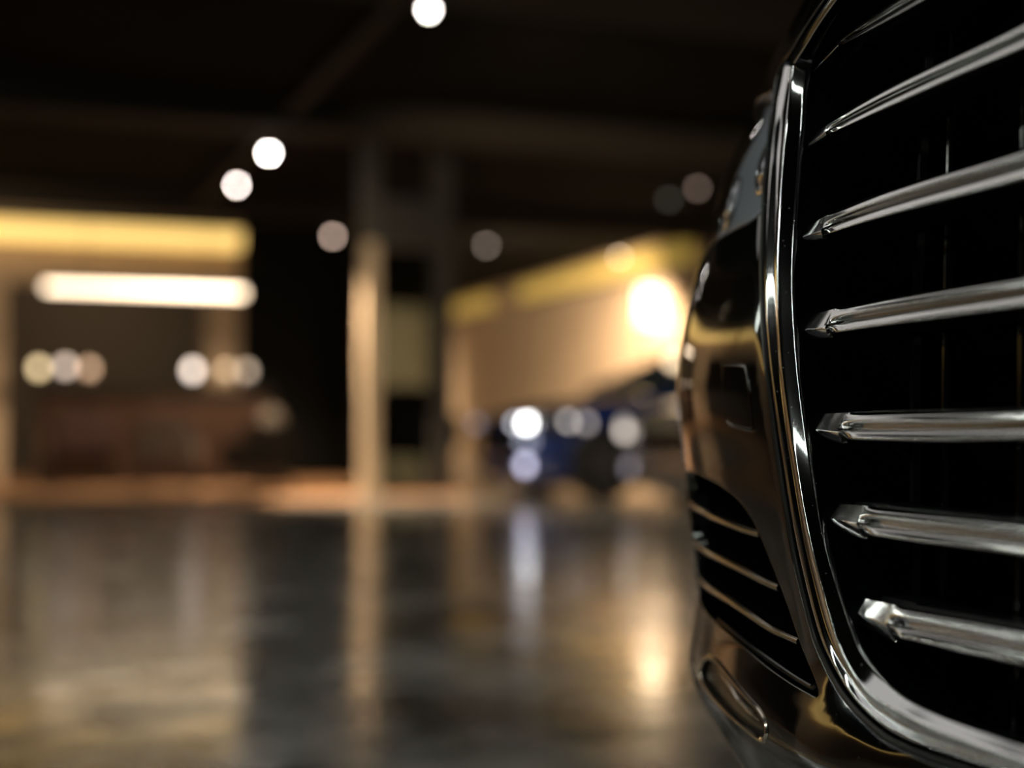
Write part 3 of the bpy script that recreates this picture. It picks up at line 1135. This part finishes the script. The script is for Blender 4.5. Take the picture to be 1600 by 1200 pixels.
M['ceiling'] = mat('ceiling_paint', (0.010, 0.0095, 0.0082), 0.9, spec=0.03, noise=(0.0065, 0.006, 0.0052), bscale=1.5)
M['beam'] = mat('beam_paint', (0.042, 0.037, 0.029), 0.85, spec=0.1)
M['stone'] = mat('stone_cladding', (0.55, 0.43, 0.30), 0.7, noise=(0.45, 0.35, 0.24), bscale=5)
M['counter_wood'] = mat('counter_wood', (0.045, 0.020, 0.009), 0.4, noise=(0.028, 0.012, 0.006), bscale=7)
M['counter_dark'] = mat('counter_dark', (0.02, 0.014, 0.010), 0.3)
M['yellow_diffuser'] = mat('yellow_diffuser', (0.8, 0.6, 0.2), 0.5, emit=(1.0, 0.65, 0.20), strength=1.15)
M['yellow_dim'] = mat('yellow_dim', (0.8, 0.6, 0.2), 0.5, emit=(1.0, 0.68, 0.13), strength=0.2)
M['tube_light'] = mat('tube_light', (0.9, 0.9, 0.85), 0.5, emit=(1.0, 0.77, 0.53), strength=4.6)
M['added_batten_tube'] = mat('added_batten_tube', (0.9, 0.9, 0.85), 0.5, emit=(0.93, 1.0, 0.90), strength=40.0)
M['green_glass'] = mat('green_glass', (0.10, 0.16, 0.11), 0.05, spec=0.5)

VL, VR, UB, UF, UE = -18.0, 9.3, -8.0, 17.1, 30.0
struct(hall().box(VL - 0.2, VR + 0.2, UB - 0.2, UE + 0.2, -0.3, 0).build('floor', M['concrete']))
struct(hall().box(VL - 0.2, VR + 0.2, UB - 0.2, UE + 0.2, CEIL, CEIL + 0.2).build('ceiling', M['ceiling']))
struct(hall().box(VL - 0.2, VL, UB, UE, 0, CEIL).build('wall_left', M['grey_wall']))
struct(hall().box(VR, VR + 0.2, UB, UE, 0, CEIL).build('wall_right', M['plaster_tan']))
struct(hall().box(VL - 0.2, VR + 0.2, UB - 0.2, UB, 0, CEIL).build('wall_back', M['grey_wall']))
struct(hall().box(VL - 0.2, VR + 0.2, UE, UE + 0.2, 0, CEIL).build('wall_front', M['plaster_tan']))
# wooden floor of the reception, one step of two centimetres
struct(hall().box(VL, 4.1, 11.9, 22.0, 0.0, 0.02, 0.004).build('floor', M['wood_floor']))

# beams under the ceiling
struct(hall().box(VL, VR, 11.6, 11.95, 3.1, CEIL).build('trim_1', M['beam']))
struct(hall().box(VL, VR, 7.3, 8.3, 3.2, CEIL).build('trim_2', M['beam']))
struct(hall().box(VL, VR, 16.7, 17.0, 3.12, CEIL).build('trim_3', M['beam']))

# reception front: wall above the opening, jambs, dark wall beside it, back wall of the room behind
f1 = hall()
f1.box(VL, 2.92, 17.1, 17.3, 2.30, CEIL)
struct(f1.build('wall_reception', M['plaster_tan']))
struct(hall().box(2.55, 2.92, 17.1, 17.35, 0.02, 2.30).build('trim_4', M['plaster_tan']))
struct(hall().box(-1.6, 0.28, 17.1, 17.35, 0.02, 2.30).build('trim_5', M['plaster_tan']))
struct(hall().box(2.92, 4.4, 17.1, 17.3, 0.0, CEIL).build('wall_dark', mat('black_wall', (0.006, 0.006, 0.005), 0.8, spec=0.1)))
struct(hall().box(VL, 4.4, 21.8, 22.0, 0.0, CEIL).build('wall_inner', mat('brown_plaster', (0.34, 0.29, 0.23), 0.8)))
struct(hall().box(4.3, 4.4, 17.3, 21.8, 0.0, CEIL).build('wall_side', M['dark_wall']))
# black bar added to stand for the dark ceiling over the passage
struct(hall().box(3.2, 4.04, 12.32, 12.48, 2.25, 2.7).build('trim_9', M['black_metal']))
struct(hall().box(3.87, 4.04, 12.3, 12.5, 0.0, CEIL).build('trim_10', M['dark_wall']))
# the wall left of the reception, without openings
struct(hall().box(VL, -5.4, 17.1, 17.3, 0.0, 2.30).build('trim_6', M['plaster_tan']))

# backlit yellow fascia over the reception (one per bay)
def fascia(v0, v1, label):
    p = uv(17.1, v1, 2.66)
    t = thing('fascia_light', label, 'light', tuple(p), 'backlit fascia lights over the reception')
    hall().box(v0, v1, 16.80, 17.09, 2.96, 3.0).build('casing', M['black_metal'], t)
    hall().box(v0 + 0.01, v1, 16.88, 17.09, 2.76, 2.96).build('diffuser', M['yellow_diffuser'], t)
    return t


fascia(-3.4, 2.90, 'long yellow backlit fascia above the reception counter')
fascia(-11.0, -3.6, 'yellow backlit fascia further left along the same wall')
fascia(-17.5, -11.2, 'yellow backlit fascia at the far left end of the wall')


def yellow_cove(u0, u1, label):
    t = thing('cove_light', label, 'light', tuple(uv((u0 + u1) / 2, VR, 2.95)), 'yellow cove lights on the side wall')
    hall().box(VR - 0.12, VR, u0, u1, 2.90, 2.94).build('casing', M['black_metal'], t)
    hall().box(VR - 0.11, VR, u0, u1, 2.94, 3.24).build('diffuser', M['yellow_dim'], t)


yellow_cove(17.6, 24.2, 'long yellow light strip on the wall above the parked cars')
yellow_cove(25.9, 28.7, 'short yellow light strip further back on the tan wall')

# ------------------------------------------------------------------ reception furniture
def local(px, Y):
    u, v = to_uv(floor_at(px, Y))
    return u, v


# counter
cu0, cv0 = local(52, 15.6)
cu1, cv1 = local(392, 15.6)
CU = 15.3
cv0 = (CU * 0 + to_uv(floor_at(52, 15.35))[1])
cv1 = to_uv(floor_at(392, 16.25))[1]
ct = thing('reception_counter', 'dark wooden reception counter under the long white pendant light', 'counter', tuple(uv(CU, (cv0 + cv1) / 2, 0.02)))
hall().box(cv0, cv1, CU, CU + 0.55, 0.02, 0.98, 0.01).build('body', M['counter_wood'], ct)
hall().box(cv0 - 0.04, cv1 + 0.04, CU - 0.06, CU + 0.6, 0.98, 1.03, 0.008).build('countertop', M['counter_dark'], ct)
hall().box(cv0 + 0.05, cv1 - 0.05, CU - 0.02, CU, 0.02, 0.10).build('plinth', M['counter_dark'], ct)
pnl = (cv1 - cv0) / 5
for k_ in range(5):
    hall().box(cv0 + pnl * k_ + 0.03, cv0 + pnl * (k_ + 1) - 0.03, CU - 0.018, CU, 0.14, 0.92, 0.006).build('front_panel', M['counter_wood'], ct)

# the long white pendant over the counter
pz = 2.08
pv0 = to_uv(floor_at(66, 15.0))[1]
pv1 = to_uv(floor_at(364, 15.95))[1]
PU = CU + 0.1
pd = thing('pendant_light', 'long glowing white linear pendant hanging over the wooden counter', 'light', tuple(uv(PU, (pv0 + pv1) / 2, pz)))
a_, b_ = uv(PU, pv0, pz), uv(PU, pv1, pz)
MB().tube([a_, b_], 0.036, 14).build('tube', M['tube_light'], pd)
hall().box(pv0 - 0.01, pv1 + 0.01, PU - 0.035, PU + 0.035, pz + 0.037, pz + 0.07).build('housing', M['black_metal'], pd)
for v in (pv0 + 0.4, pv1 - 0.4):
    MB().tube([uv(PU, v, pz + 0.06), uv(PU, v, CEIL)], 0.006, 8).build('cable', M['black_metal'], pd)


# table lamps on the counter
def table_lamp(px, Y, rad, col, st, label, zc=0.22):
    p = at(px, 580, Y)
    u, v = to_uv(p)
    u = min(max(u, CU + 0.1), CU + 0.45)
    p = uv(u, v, 1.03)
    t = thing('table_lamp', label, 'lamp', tuple(p), 'globe lamps on the reception counter')
    MB(p).lathe([(0.05, 0), (0.05, 0.012), (0.012, 0.02), (0.008, zc - rad)], n=20).build('stand', M['black_metal'], t)
    g = MB(p)
    pr = [(max(0.004, rad * math.sin(a)), zc - rad * 1.25 * math.cos(a)) for a in np.linspace(0.05, math.pi - 0.05, 14)]
    g.lathe(pr, n=24).build('globe', mat('globe_glow', (0.8, 0.75, 0.65), 0.4, emit=col, strength=st), t)


table_lamp(57, 15.5, 0.05, (1.0, 0.76, 0.40), 3.0, 'bright warm yellow globe lamp, leftmost on the counter')
table_lamp(97, 15.6, 0.05, (1.0, 0.80, 0.70), 2.2, 'whitish globe lamp between two warm ones at the left of the counter', 0.24)
table_lamp(133, 15.7, 0.05, (1.0, 0.58, 0.36), 1.5, 'small orange tinted globe lamp, third from the left on the counter')
table_lamp(293, 15.9, 0.055, (1.0, 0.86, 0.78), 3.6, 'brightest white globe lamp towards the right of the counter')
table_lamp(345, 16.0, 0.05, (1.0, 0.70, 0.42), 0.9, 'dim tan globe lamp right of the brightest white one')
table_lamp(378, 16.0, 0.05, (1.0, 0.85, 0.80), 0.7, 'dim greyish globe lamp at the right end of the counter')

M['leather'] = mat('dark_leather', (0.10, 0.055, 0.05), 0.45)
M['grey_fabric'] = mat('grey_fabric', (0.20, 0.17, 0.14), 0.9)
M['black_fabric'] = mat('black_fabric', (0.010, 0.010, 0.009), 0.9)


def armchair(px, Y, rz, seatm, backm, label, sc=1.0, group=None, cat='chair', name='armchair', base_z=0.02):
    p = floor_at(px, Y)
    p[2] = base_z
    t = thing(name, label, cat, tuple(p), group)
    def mb():
        return MB(p, rz)
    w_, d_ = 0.31 * sc, 0.30 * sc
    mb().box(-w_, w_, -d_, d_, 0.26 * sc, 0.42 * sc, 0.03).build('seat', seatm, t)
    mb().box(-w_, w_, d_ - 0.09, d_ + 0.03, 0.36 * sc, 0.80 * sc, 0.03).build('backrest', backm, t)
    for sx in (-1, 1):
        mb().box(sx * w_ - 0.04, sx * w_ + 0.04, -d_, d_, 0.34 * sc, 0.58 * sc, 0.02).build('armrest', backm, t)
        for sy in (-1, 1):
            mb().tube([(sx * (w_ - 0.05), sy * (d_ - 0.05), 0.28 * sc), (sx * w_, sy * d_, 0.0)], 0.018, 8).build('leg', M['black_metal'], t)
    return t


armchair(262, 13.6, ANG + 2.9, M['leather'], M['grey_fabric'], 'reddish brown armchair in front of the middle of the counter', 0.82)
armchair(126, 14.0, ANG + 3.2, M['black_fabric'], M['leather'], 'dark armchair in front of the left part of the counter', 0.95)
armchair(402, 13.6, ANG + 3.5, M['black_fabric'], M['black_fabric'], 'low black armchair past the right end of the counter', 0.80)

# tall stone coloured vase on a dark plinth
p = floor_at(424, 14.8); p[2] = 0.02
pl = thing('plinth', 'dark square plinth right of the counter carrying a vase', 'plinth', tuple(p))
MB(p, ANG).box(-0.17, 0.17, -0.17, 0.17, 0, 0.04, 0.004).build('base', M['counter_dark'], pl)
MB(p, ANG).box(-0.14, 0.14, -0.14, 0.14, 0.04, 0.42, 0.006).build('column', M['counter_dark'], pl)
p2 = p + np.array([0, 0, 0.42])
vz = MB(p2).lathe([(0.07, 0), (0.11, 0.06), (0.14, 0.18), (0.12, 0.30), (0.06, 0.38), (0.075, 0.43), (0.06, 0.43), (0.05, 0.38)], n=28).build('vase', mat('vase_clay', (0.11, 0.088, 0.07), 0.6))
tag(vz, 'pale rounded vase standing on the dark plinth', 'vase')

# stone clad pillar at the edge of the wooden floor
p = floor_at(577, 12.25); p[2] = 0.02
pi_ = thing('pillar', 'tan stone pillar standing between the reception and the blue car', 'pillar', tuple(p))
MB(p, ANG).box(-0.065, 0.065, -0.065, 0.065, 0.10, 2.2, 0.008).build('shaft', M['stone'], pi_)
MB(p, ANG).box(-0.085, 0.085, -0.085, 0.085, 0.0, 0.10, 0.008).build('base', M['stone'], pi_)
MB(p, ANG).box(-0.08, 0.08, -0.08, 0.08, 2.2, CEIL, 0.008).build('shaded_shaft_top', M['black_metal'], pi_)  # upper pillar coloured black in place of the shade it fades into

armchair(637, 14.3, ANG + 2.4, M['black_fabric'], M['black_fabric'], 'black high backed chair between the stone pillar and the blue car', 1.25, base_z=0.02)

# green tinted glass screen behind the pillar
gsn = thing('glass_screen', 'green tinted glass screen right of the stone pillar', 'screen', tuple(uv(12.4, 3.57, 0.0)))
M['screen_glass'] = thin_glass('screen_glass', (0.38, 0.43, 0.42), 0.03, 1.3)
hall().box(3.30, 3.86, 12.395, 12.405, 0.07, 2.24).build('pane', M['screen_glass'], gsn)
hall().box(3.30, 3.86, 12.37, 12.43, 0.02, 0.07).build('frame', M['black_metal'], gsn)

# the glowing floor lamp behind the cars
p = floor_at(1017, 16.0)
fl_ = thing('floor_lamp', 'glowing white floor lamp behind the blue car', 'lamp', tuple(p))
MB(p).lathe([(0.16, 0), (0.16, 0.02), (0.02, 0.03), (0.014, 1.80)], n=24).build('stand', M['black_metal'], fl_)
MB(p).lathe([(0.10, 1.80), (0.13, 1.82), (0.13, 2.18), (0.10, 2.20)], n=28).build('lamp_shade', mat('shade_glow', (0.9, 0.8, 0.65), 0.5, emit=(1.0, 0.74, 0.47), strength=6.0), fl_)


# ------------------------------------------------------------------ parked cars
def parked_car(name, label, nose_u, nose_v, paint, glow, length=4.45, hw=0.88):
    """nose points along -V; local x runs back from the nose, y along U"""
    org = uv(nose_u, nose_v)
    t = thing(name, label, 'car', tuple(org))
    def mb():
        return MB(org, ANG)
    # hull sections: x, half width, bottom, shoulder, top, crown
    secs = [(0.0, 0.62, 0.18, 0.58, 0.62, 0.01), (0.06, 0.74, 0.11, 0.64, 0.70, 0.02), (0.30, 0.84, 0.08, 0.72, 0.78, 0.04), (0.8, hw, 0.075, 0.80, 0.86, 0.05),
            (1.35, hw, 0.075, 0.86, 0.92, 0.04), (2.2, hw, 0.075, 0.88, 0.94, 0.0), (3.3, hw, 0.075, 0.90, 0.96, 0.0), (4.0, hw - 0.03, 0.2, 0.90, 0.97, 0.02), (4.35, hw - 0.10, 0.26, 0.86, 0.94, 0.02), (length, hw - 0.2, 0.36, 0.76, 0.84, 0.01)]
    vs, n = [], 14
    for x, h, b_, sh, tp, cr in secs:
        half = [(h * 0.86, b_), (h * 0.97, b_ + 0.12), (h, (b_ + sh) / 2), (h * 0.985, sh), (h * 0.92, tp), (h * 0.6, tp + cr * 0.7), (h * 0.2, tp + cr)]
        vs += [(x, -y, z) for y, z in half] + [(x, y, z) for y, z in half[::-1]]
    fs = grid_faces(len(secs), n, True) + [tuple(range(n)), tuple((len(secs) - 1) * n + k_ for k_ in range(n))[::-1]]
    m_ = mb().add(vs, fs)
    body = m_.build('body', paint, t)
    sm = body.modifiers.new('smooth', 'SUBSURF'); sm.levels = 2; sm.render_levels = 2
    # greenhouse
    rings = []
    for x0, x1, h, z in ((1.15, 4.0, 0.76, 0.93), (1.75, 3.55, 0.67, 1.22), (2.1, 3.2, 0.58, 1.40)):
        rings += [(x0, -h, z), (x0, h, z), (x1, h, z), (x1, -h, z)]
    mb().add(rings, grid_faces(3, 4, True)).build('window_glass', M['car_glass'], t, 20)
    rr = [(2.05, -0.6, 1.40), (2.05, 0.6, 1.40), (3.25, 0.6, 1.40), (3.25, -0.6, 1.40), (2.2, -0.5, 1.45), (2.2, 0.5, 1.45), (3.1, 0.5, 1.44), (3.1, -0.5, 1.44)]
    mb().add(rr, grid_faces(2, 4, True) + [(0, 3, 2, 1), (4, 5, 6, 7)]).build('roof', paint, t)
    for sy in (-1, 1):
        # pillars of the windscreen
        mb().tube([(1.15, sy * 0.765, 0.94), (1.75, sy * 0.675, 1.225), (2.1, sy * 0.585, 1.41)], 0.028, 8).build('windscreen_pillar', paint, t)
        mb().tube([(1.45, sy * 0.80, 0.97), (1.43, sy * 0.95, 1.0)], [0.02, 0.02], 8).build('mirror_stem', M['black_plastic'], t)
        mb().box(1.36, 1.48, sy * 0.98 - 0.09, sy * 0.98 + 0.09, 0.95, 1.08, 0.025).build('side_mirror', paint, t)
        for x in (0.64, 3.45):
            q = mb().tr((x, sy * (hw - 0.09), 0.325))
            wheel(t, q, ANG, sy, 0.325, 0.22)
        # headlamp
        hd = mb().box(0.01, 0.50, sy * 0.62 - 0.24, sy * 0.62 + 0.24, 0.58, 0.71, 0.04).build('headlamp', M['fog_bowl'], t)
        for j, (yy, zz, g_, r_, *xo) in enumerate(glow[sy]):
            col, st = g_
            q = MB(org, ANG)
            q.lathe([(r_, 0.0), (r_, -0.03), (r_ * 0.7, -0.045), (0.003, -0.05)], n=18, axis='x', cx=0.02 + (xo[0] if xo else 0.0), cy=yy, cz=zz)
            q.build('lamp_lens', mat('led_glow', (0.7, 0.75, 0.9), 0.2, emit=col, strength=st) if st > 0 else M['reflector'], hd)
        fg = mb().lathe([(0.05, 0.03), (0.05, -0.02), (0.04, -0.03), (0.003, -0.032)], n=18, axis='x', cx=0.02, cy=sy * 0.58, cz=0.30)
        fo = fg.build('fog_lamp', mat('fog_glow', (0.7, 0.72, 0.85), 0.2, emit=(0.72, 0.72, 1.0), strength=glow['fog'][sy]) if glow['fog'][sy] else M['reflector'], t)
    mb().box(-0.02, 0.05, -0.45, 0.45, 0.40, 0.62, 0.02).build('grille', M['black_gloss'], t)
    for k_ in range(4):
        mb().box(-0.032, -0.01, -0.43, 0.43, 0.43 + k_ * 0.05, 0.44 + k_ * 0.05, 0.003).build('grille_bar', M['alloy'], t)
    mb().box(-0.01, 0.06, -0.52, 0.52, 0.22, 0.34, 0.02).build('bumper_intake', M['black_plastic'], t)
    return t


M['car_glass'] = mat('car_glass', (0.03, 0.055, 0.035), 0.05, spec=0.7, coat=0.5)
blue = mat('blue_paint', (0.010, 0.028, 0.15), 0.25, spec=0.6, coat=1.0)
silver = mat('silver_paint', (0.42, 0.41, 0.40), 0.25, metal=0.7, coat=0.6)
W_ = (0.86, 0.9, 1.0)
parked_car('car', 'dark blue car facing left with its bright headlights, in front of the tan wall', 11.9, 4.35, blue,
           {-1: [(-0.66, 0.655, ((1, 1, 1), 16.0), 0.035), (-0.40, 0.655, (W_, 3.2), 0.03), (-0.83, 0.66, ((1.0, .93, .88), 3.4), 0.035, 0.30), (-0.85, 0.655, ((1.0, .9, .86), 1.5), 0.035, 0.46),
                 (-0.58, 0.50, ((.7, .78, 1.0), 1.3), 0.025), (-0.74, 0.50, ((.7, .78, 1.0), 1.1), 0.025)],
            1: [(0.66, 0.66, ((.8, .75, 1.0), 0.7), 0.03)], 'fog': {-1: 3.2, 1: 0}})
parked_car('car', 'silver grey car parked between the blue car and the black car in front', 9.5, 4.75, silver,
           {-1: [(-0.66, 0.66, ((1.0, .9, .85), 1.0), 0.04)], 1: [(0.66, 0.58, ((1.0, .88, .78), 2.0), 0.04), (0.66, 0.63, ((1.0, .88, .78), 0.8), 0.04)], 'fog': {-1: 0, 1: 0.35}})

# ------------------------------------------------------------------ ceiling track with spotlights
tv = to_uv(at(420, 237, 2.47 * FPX / 438))
trk = hall().box(tv[1] - 0.03, tv[1] + 0.03, 3.0, 18.0, 3.20, 3.24)
tk = trk.build('lighting_track', mat('track_grey', (0.07, 0.062, 0.05), 0.7, spec=0.1))
tag(tk, 'long pale ceiling track carrying the three bright spotlights', 'track')
for u in (4.5, 9.0, 13.5, 17.0):
    MB().tube([uv(u, tv[1], 3.235), uv(u, tv[1], CEIL)], 0.008, 8).build('hanger', M['black_metal'], tk)


def spotlight(px, py, st, label, col=(1.0, 0.93, 0.84), lamp=0, rad=0.022, on_track=False, aim=None, z=3.02, cone=95):
    pass
    Y = (z - CAM_H) * FPX / (675 - py)
    p = at(px, py, Y)
    q = p.copy()
    t = thing('spotlight', label, 'spotlight', tuple(p), 'ceiling spotlights')
    top = 3.20 if on_track else CEIL
    st = st * 1.9
    MB(q).lathe([(0.025, 0.16), (0.025, 0.11), (0.05, 0.10), (0.055, 0.02), (0.05, 0.0)], n=20).build('housing', M['black_metal'], t)
    MB(q).tube([(0, 0, 0.15), (0, 0, top - q[2])], 0.008, 8).build('stem', M['black_metal'], t)
    MB(q).lathe([(rad * 1.2, 0.0), (rad, -0.02), (rad * 0.6, -0.036), (0.002, -0.042)], n=20).build('lens', mat('spot_glow', (0.9, 0.9, 0.9), 0.3, emit=col, strength=st), t)
    if lamp:
        ld = bpy.data.lights.new('spot_beam', 'SPOT')
        ld.energy = lamp
        ld.color = (1.0, 0.77, 0.52)
        ld.spot_size = R(cone)
        ld.spot_blend = 0.6
        ld.shadow_soft_size = 0.05
        lo = bpy.data.objects.new('spot_beam', ld)
        C.objects.link(lo)
        lo.parent = t
        lo.location = (0, 0, -0.06)
        if aim is not None:
            lo.rotation_euler = (Vector(aim) - Vector(p)).to_track_quat('-Z', 'Y').to_euler()


spotlight(670, 12, 17, 'brightest ceiling spotlight, nearest on the track at the top of the frame', lamp=330, on_track=True, aim=uv(11.2, 5.2, 0.6))
spotlight(420, 237, 38, 'bright ceiling spotlight, middle one of the three on the track', lamp=2000, on_track=True, aim=floor_at(577, 12.25) + np.array([0, 0, 0.35]), cone=42)
spotlight(370, 287, 20, 'ceiling spotlight at the far end of the track, just above the yellow fascia', col=(1, .86, .78), lamp=620, on_track=True, aim=floor_at(250, 15.0))
spotlight(520, 367, 5.5, 'dim ceiling spotlight above the dark wall left of the pillar', col=(1, .72, .58), lamp=60, z=2.62)
spotlight(760, 382, 2.4, 'faint ceiling spotlight above the tan wall, right of the pillar', col=(1, .8, .65), lamp=1350, aim=uv(22.0, 9.3, 0.9))
spotlight(968, 400, 6, 'faint ceiling spotlight in front of the long yellow light strip', col=(1, .8, .6), lamp=700, aim=uv(19.5, 9.3, 1.0))
spotlight(1090, 292, 1.0, 'dim ceiling spotlight beside the headlamp of the black car', col=(1, .72, .58), lamp=60)
spotlight(1045, 310, 0.2, 'very faint ceiling spotlight left of the one beside the black car', col=(.8, 1, .85), lamp=0)


# battens added out of view, left and behind, for the chrome to reflect
def batten(u0, u1, v, label, st=None):
    c = uv((u0 + u1) / 2, v, 3.1)
    t = thing('added_batten_light', label, 'light', tuple(c), 'added ceiling battens for the chrome to reflect')
    hall().box(v - 0.06, v + 0.06, u0, u1, 3.13, 3.18, 0.006).build('housing', M['beam'], t)
    MB().tube([uv(u0 + 0.05, v, 3.11), uv(u1 - 0.05, v, 3.11)], 0.016, 10).build('tube', st or M['added_batten_tube'], t)
    for u in (u0 + 0.3, u1 - 0.3):
        MB().tube([uv(u, v, 3.18), uv(u, v, CEIL)], 0.006, 6).build('hanger', M['black_metal'], t)


for u_, d_ in ((0.6, 'left of the camera'), (4.6, 'ahead and left of the camera'), (8.6, 'before the reception wall, second from it'), (12.6, 'closest to the reception wall')):
    batten(u_, u_ + 3.9, -5.0, 'added fluorescent batten of the far left row, ' + d_)
batten(0.6, 4.5, -2.0, 'added fluorescent batten of the near row, left of the camera')
M['added_soft_panel'] = mat('added_soft_panel', (0.85, 0.85, 0.83), 0.6, emit=(1.0, 0.97, 0.93), strength=0.38)


def added_panel_light(u0, u1, v0, v1, label):  # unseen glowing panels, added to give slats and headlamp soft reflections
    t = thing('added_panel_light', label, 'light', tuple(uv((u0 + u1) / 2, (v0 + v1) / 2, 3.12)), 'added soft ceiling panels for reflections')
    for v_ in (v0 - 0.03, v1):
        hall().box(v_, v_ + 0.03, u0, u1, 3.12, 3.20).build('casing', M['black_metal'], t)
    hall().box(v0, v1, u0, u1, 3.14, 3.19).build('diffuser', M['added_soft_panel'], t)
    for u_ in (u0 + 0.6, u1 - 0.6):
        MB().tube([uv(u_, (v0 + v1) / 2, 3.19), uv(u_, (v0 + v1) / 2, CEIL)], 0.008, 8).build('hanger', M['black_metal'], t)


added_panel_light(2.2, 6.2, -1.0, 1.0, 'wide softly glowing ceiling panel added out of view, ahead of the camera')
added_panel_light(6.4, 9.6, -2.3, -0.5, 'softly glowing ceiling panel added further ahead, left of the frame')
batten(-4.6, -0.7, -2.0, 'added fluorescent batten of the near row, behind the camera')
# downlight fixtures added out of view to brighten the reception and tan walls
def fill_downlight(u, v, energy, aim, label):
    p = uv(u, v, 3.05)
    t = thing('fill_downlight', label, 'light', tuple(p))
    MB(p).lathe([(0.07, 0.30), (0.07, 0.02), (0.075, 0.0), (0.055, 0.0), (0.05, 0.05)], n=20).build('housing', M['black_metal'], t)
    ld = bpy.data.lights.new('fill_beam', 'SPOT')
    ld.energy, ld.color, ld.spot_size, ld.spot_blend, ld.shadow_soft_size = energy, (1.0, 0.77, 0.52), R(120), 0.6, 0.05
    lo = bpy.data.objects.new('fill_beam', ld)
    C.objects.link(lo)
    lo.parent = t
    lo.location = (0, 0, -0.02)
    lo.rotation_euler = (Vector(aim) - Vector(p)).to_track_quat('-Z', 'Y').to_euler()


fill_downlight(19.6, 1.6, 22, uv(21.8, 1.6, 1.2), 'downlight hidden inside the reception, added to brighten the brown back wall')
fill_downlight(26.5, 7.0, 900, uv(30.0, 7.0, 1.0), 'downlight added to brighten the tan end wall of the hall')
fill_downlight(14.6, -1.4, 130, uv(17.1, -0.6, 1.2), 'downlight added to brighten the tan wall left of the reception')
fill_downlight(14.8, -8.0, 30, uv(17.1, -8.0, 1.2), 'downlight added to brighten the far left part of the tan wall')
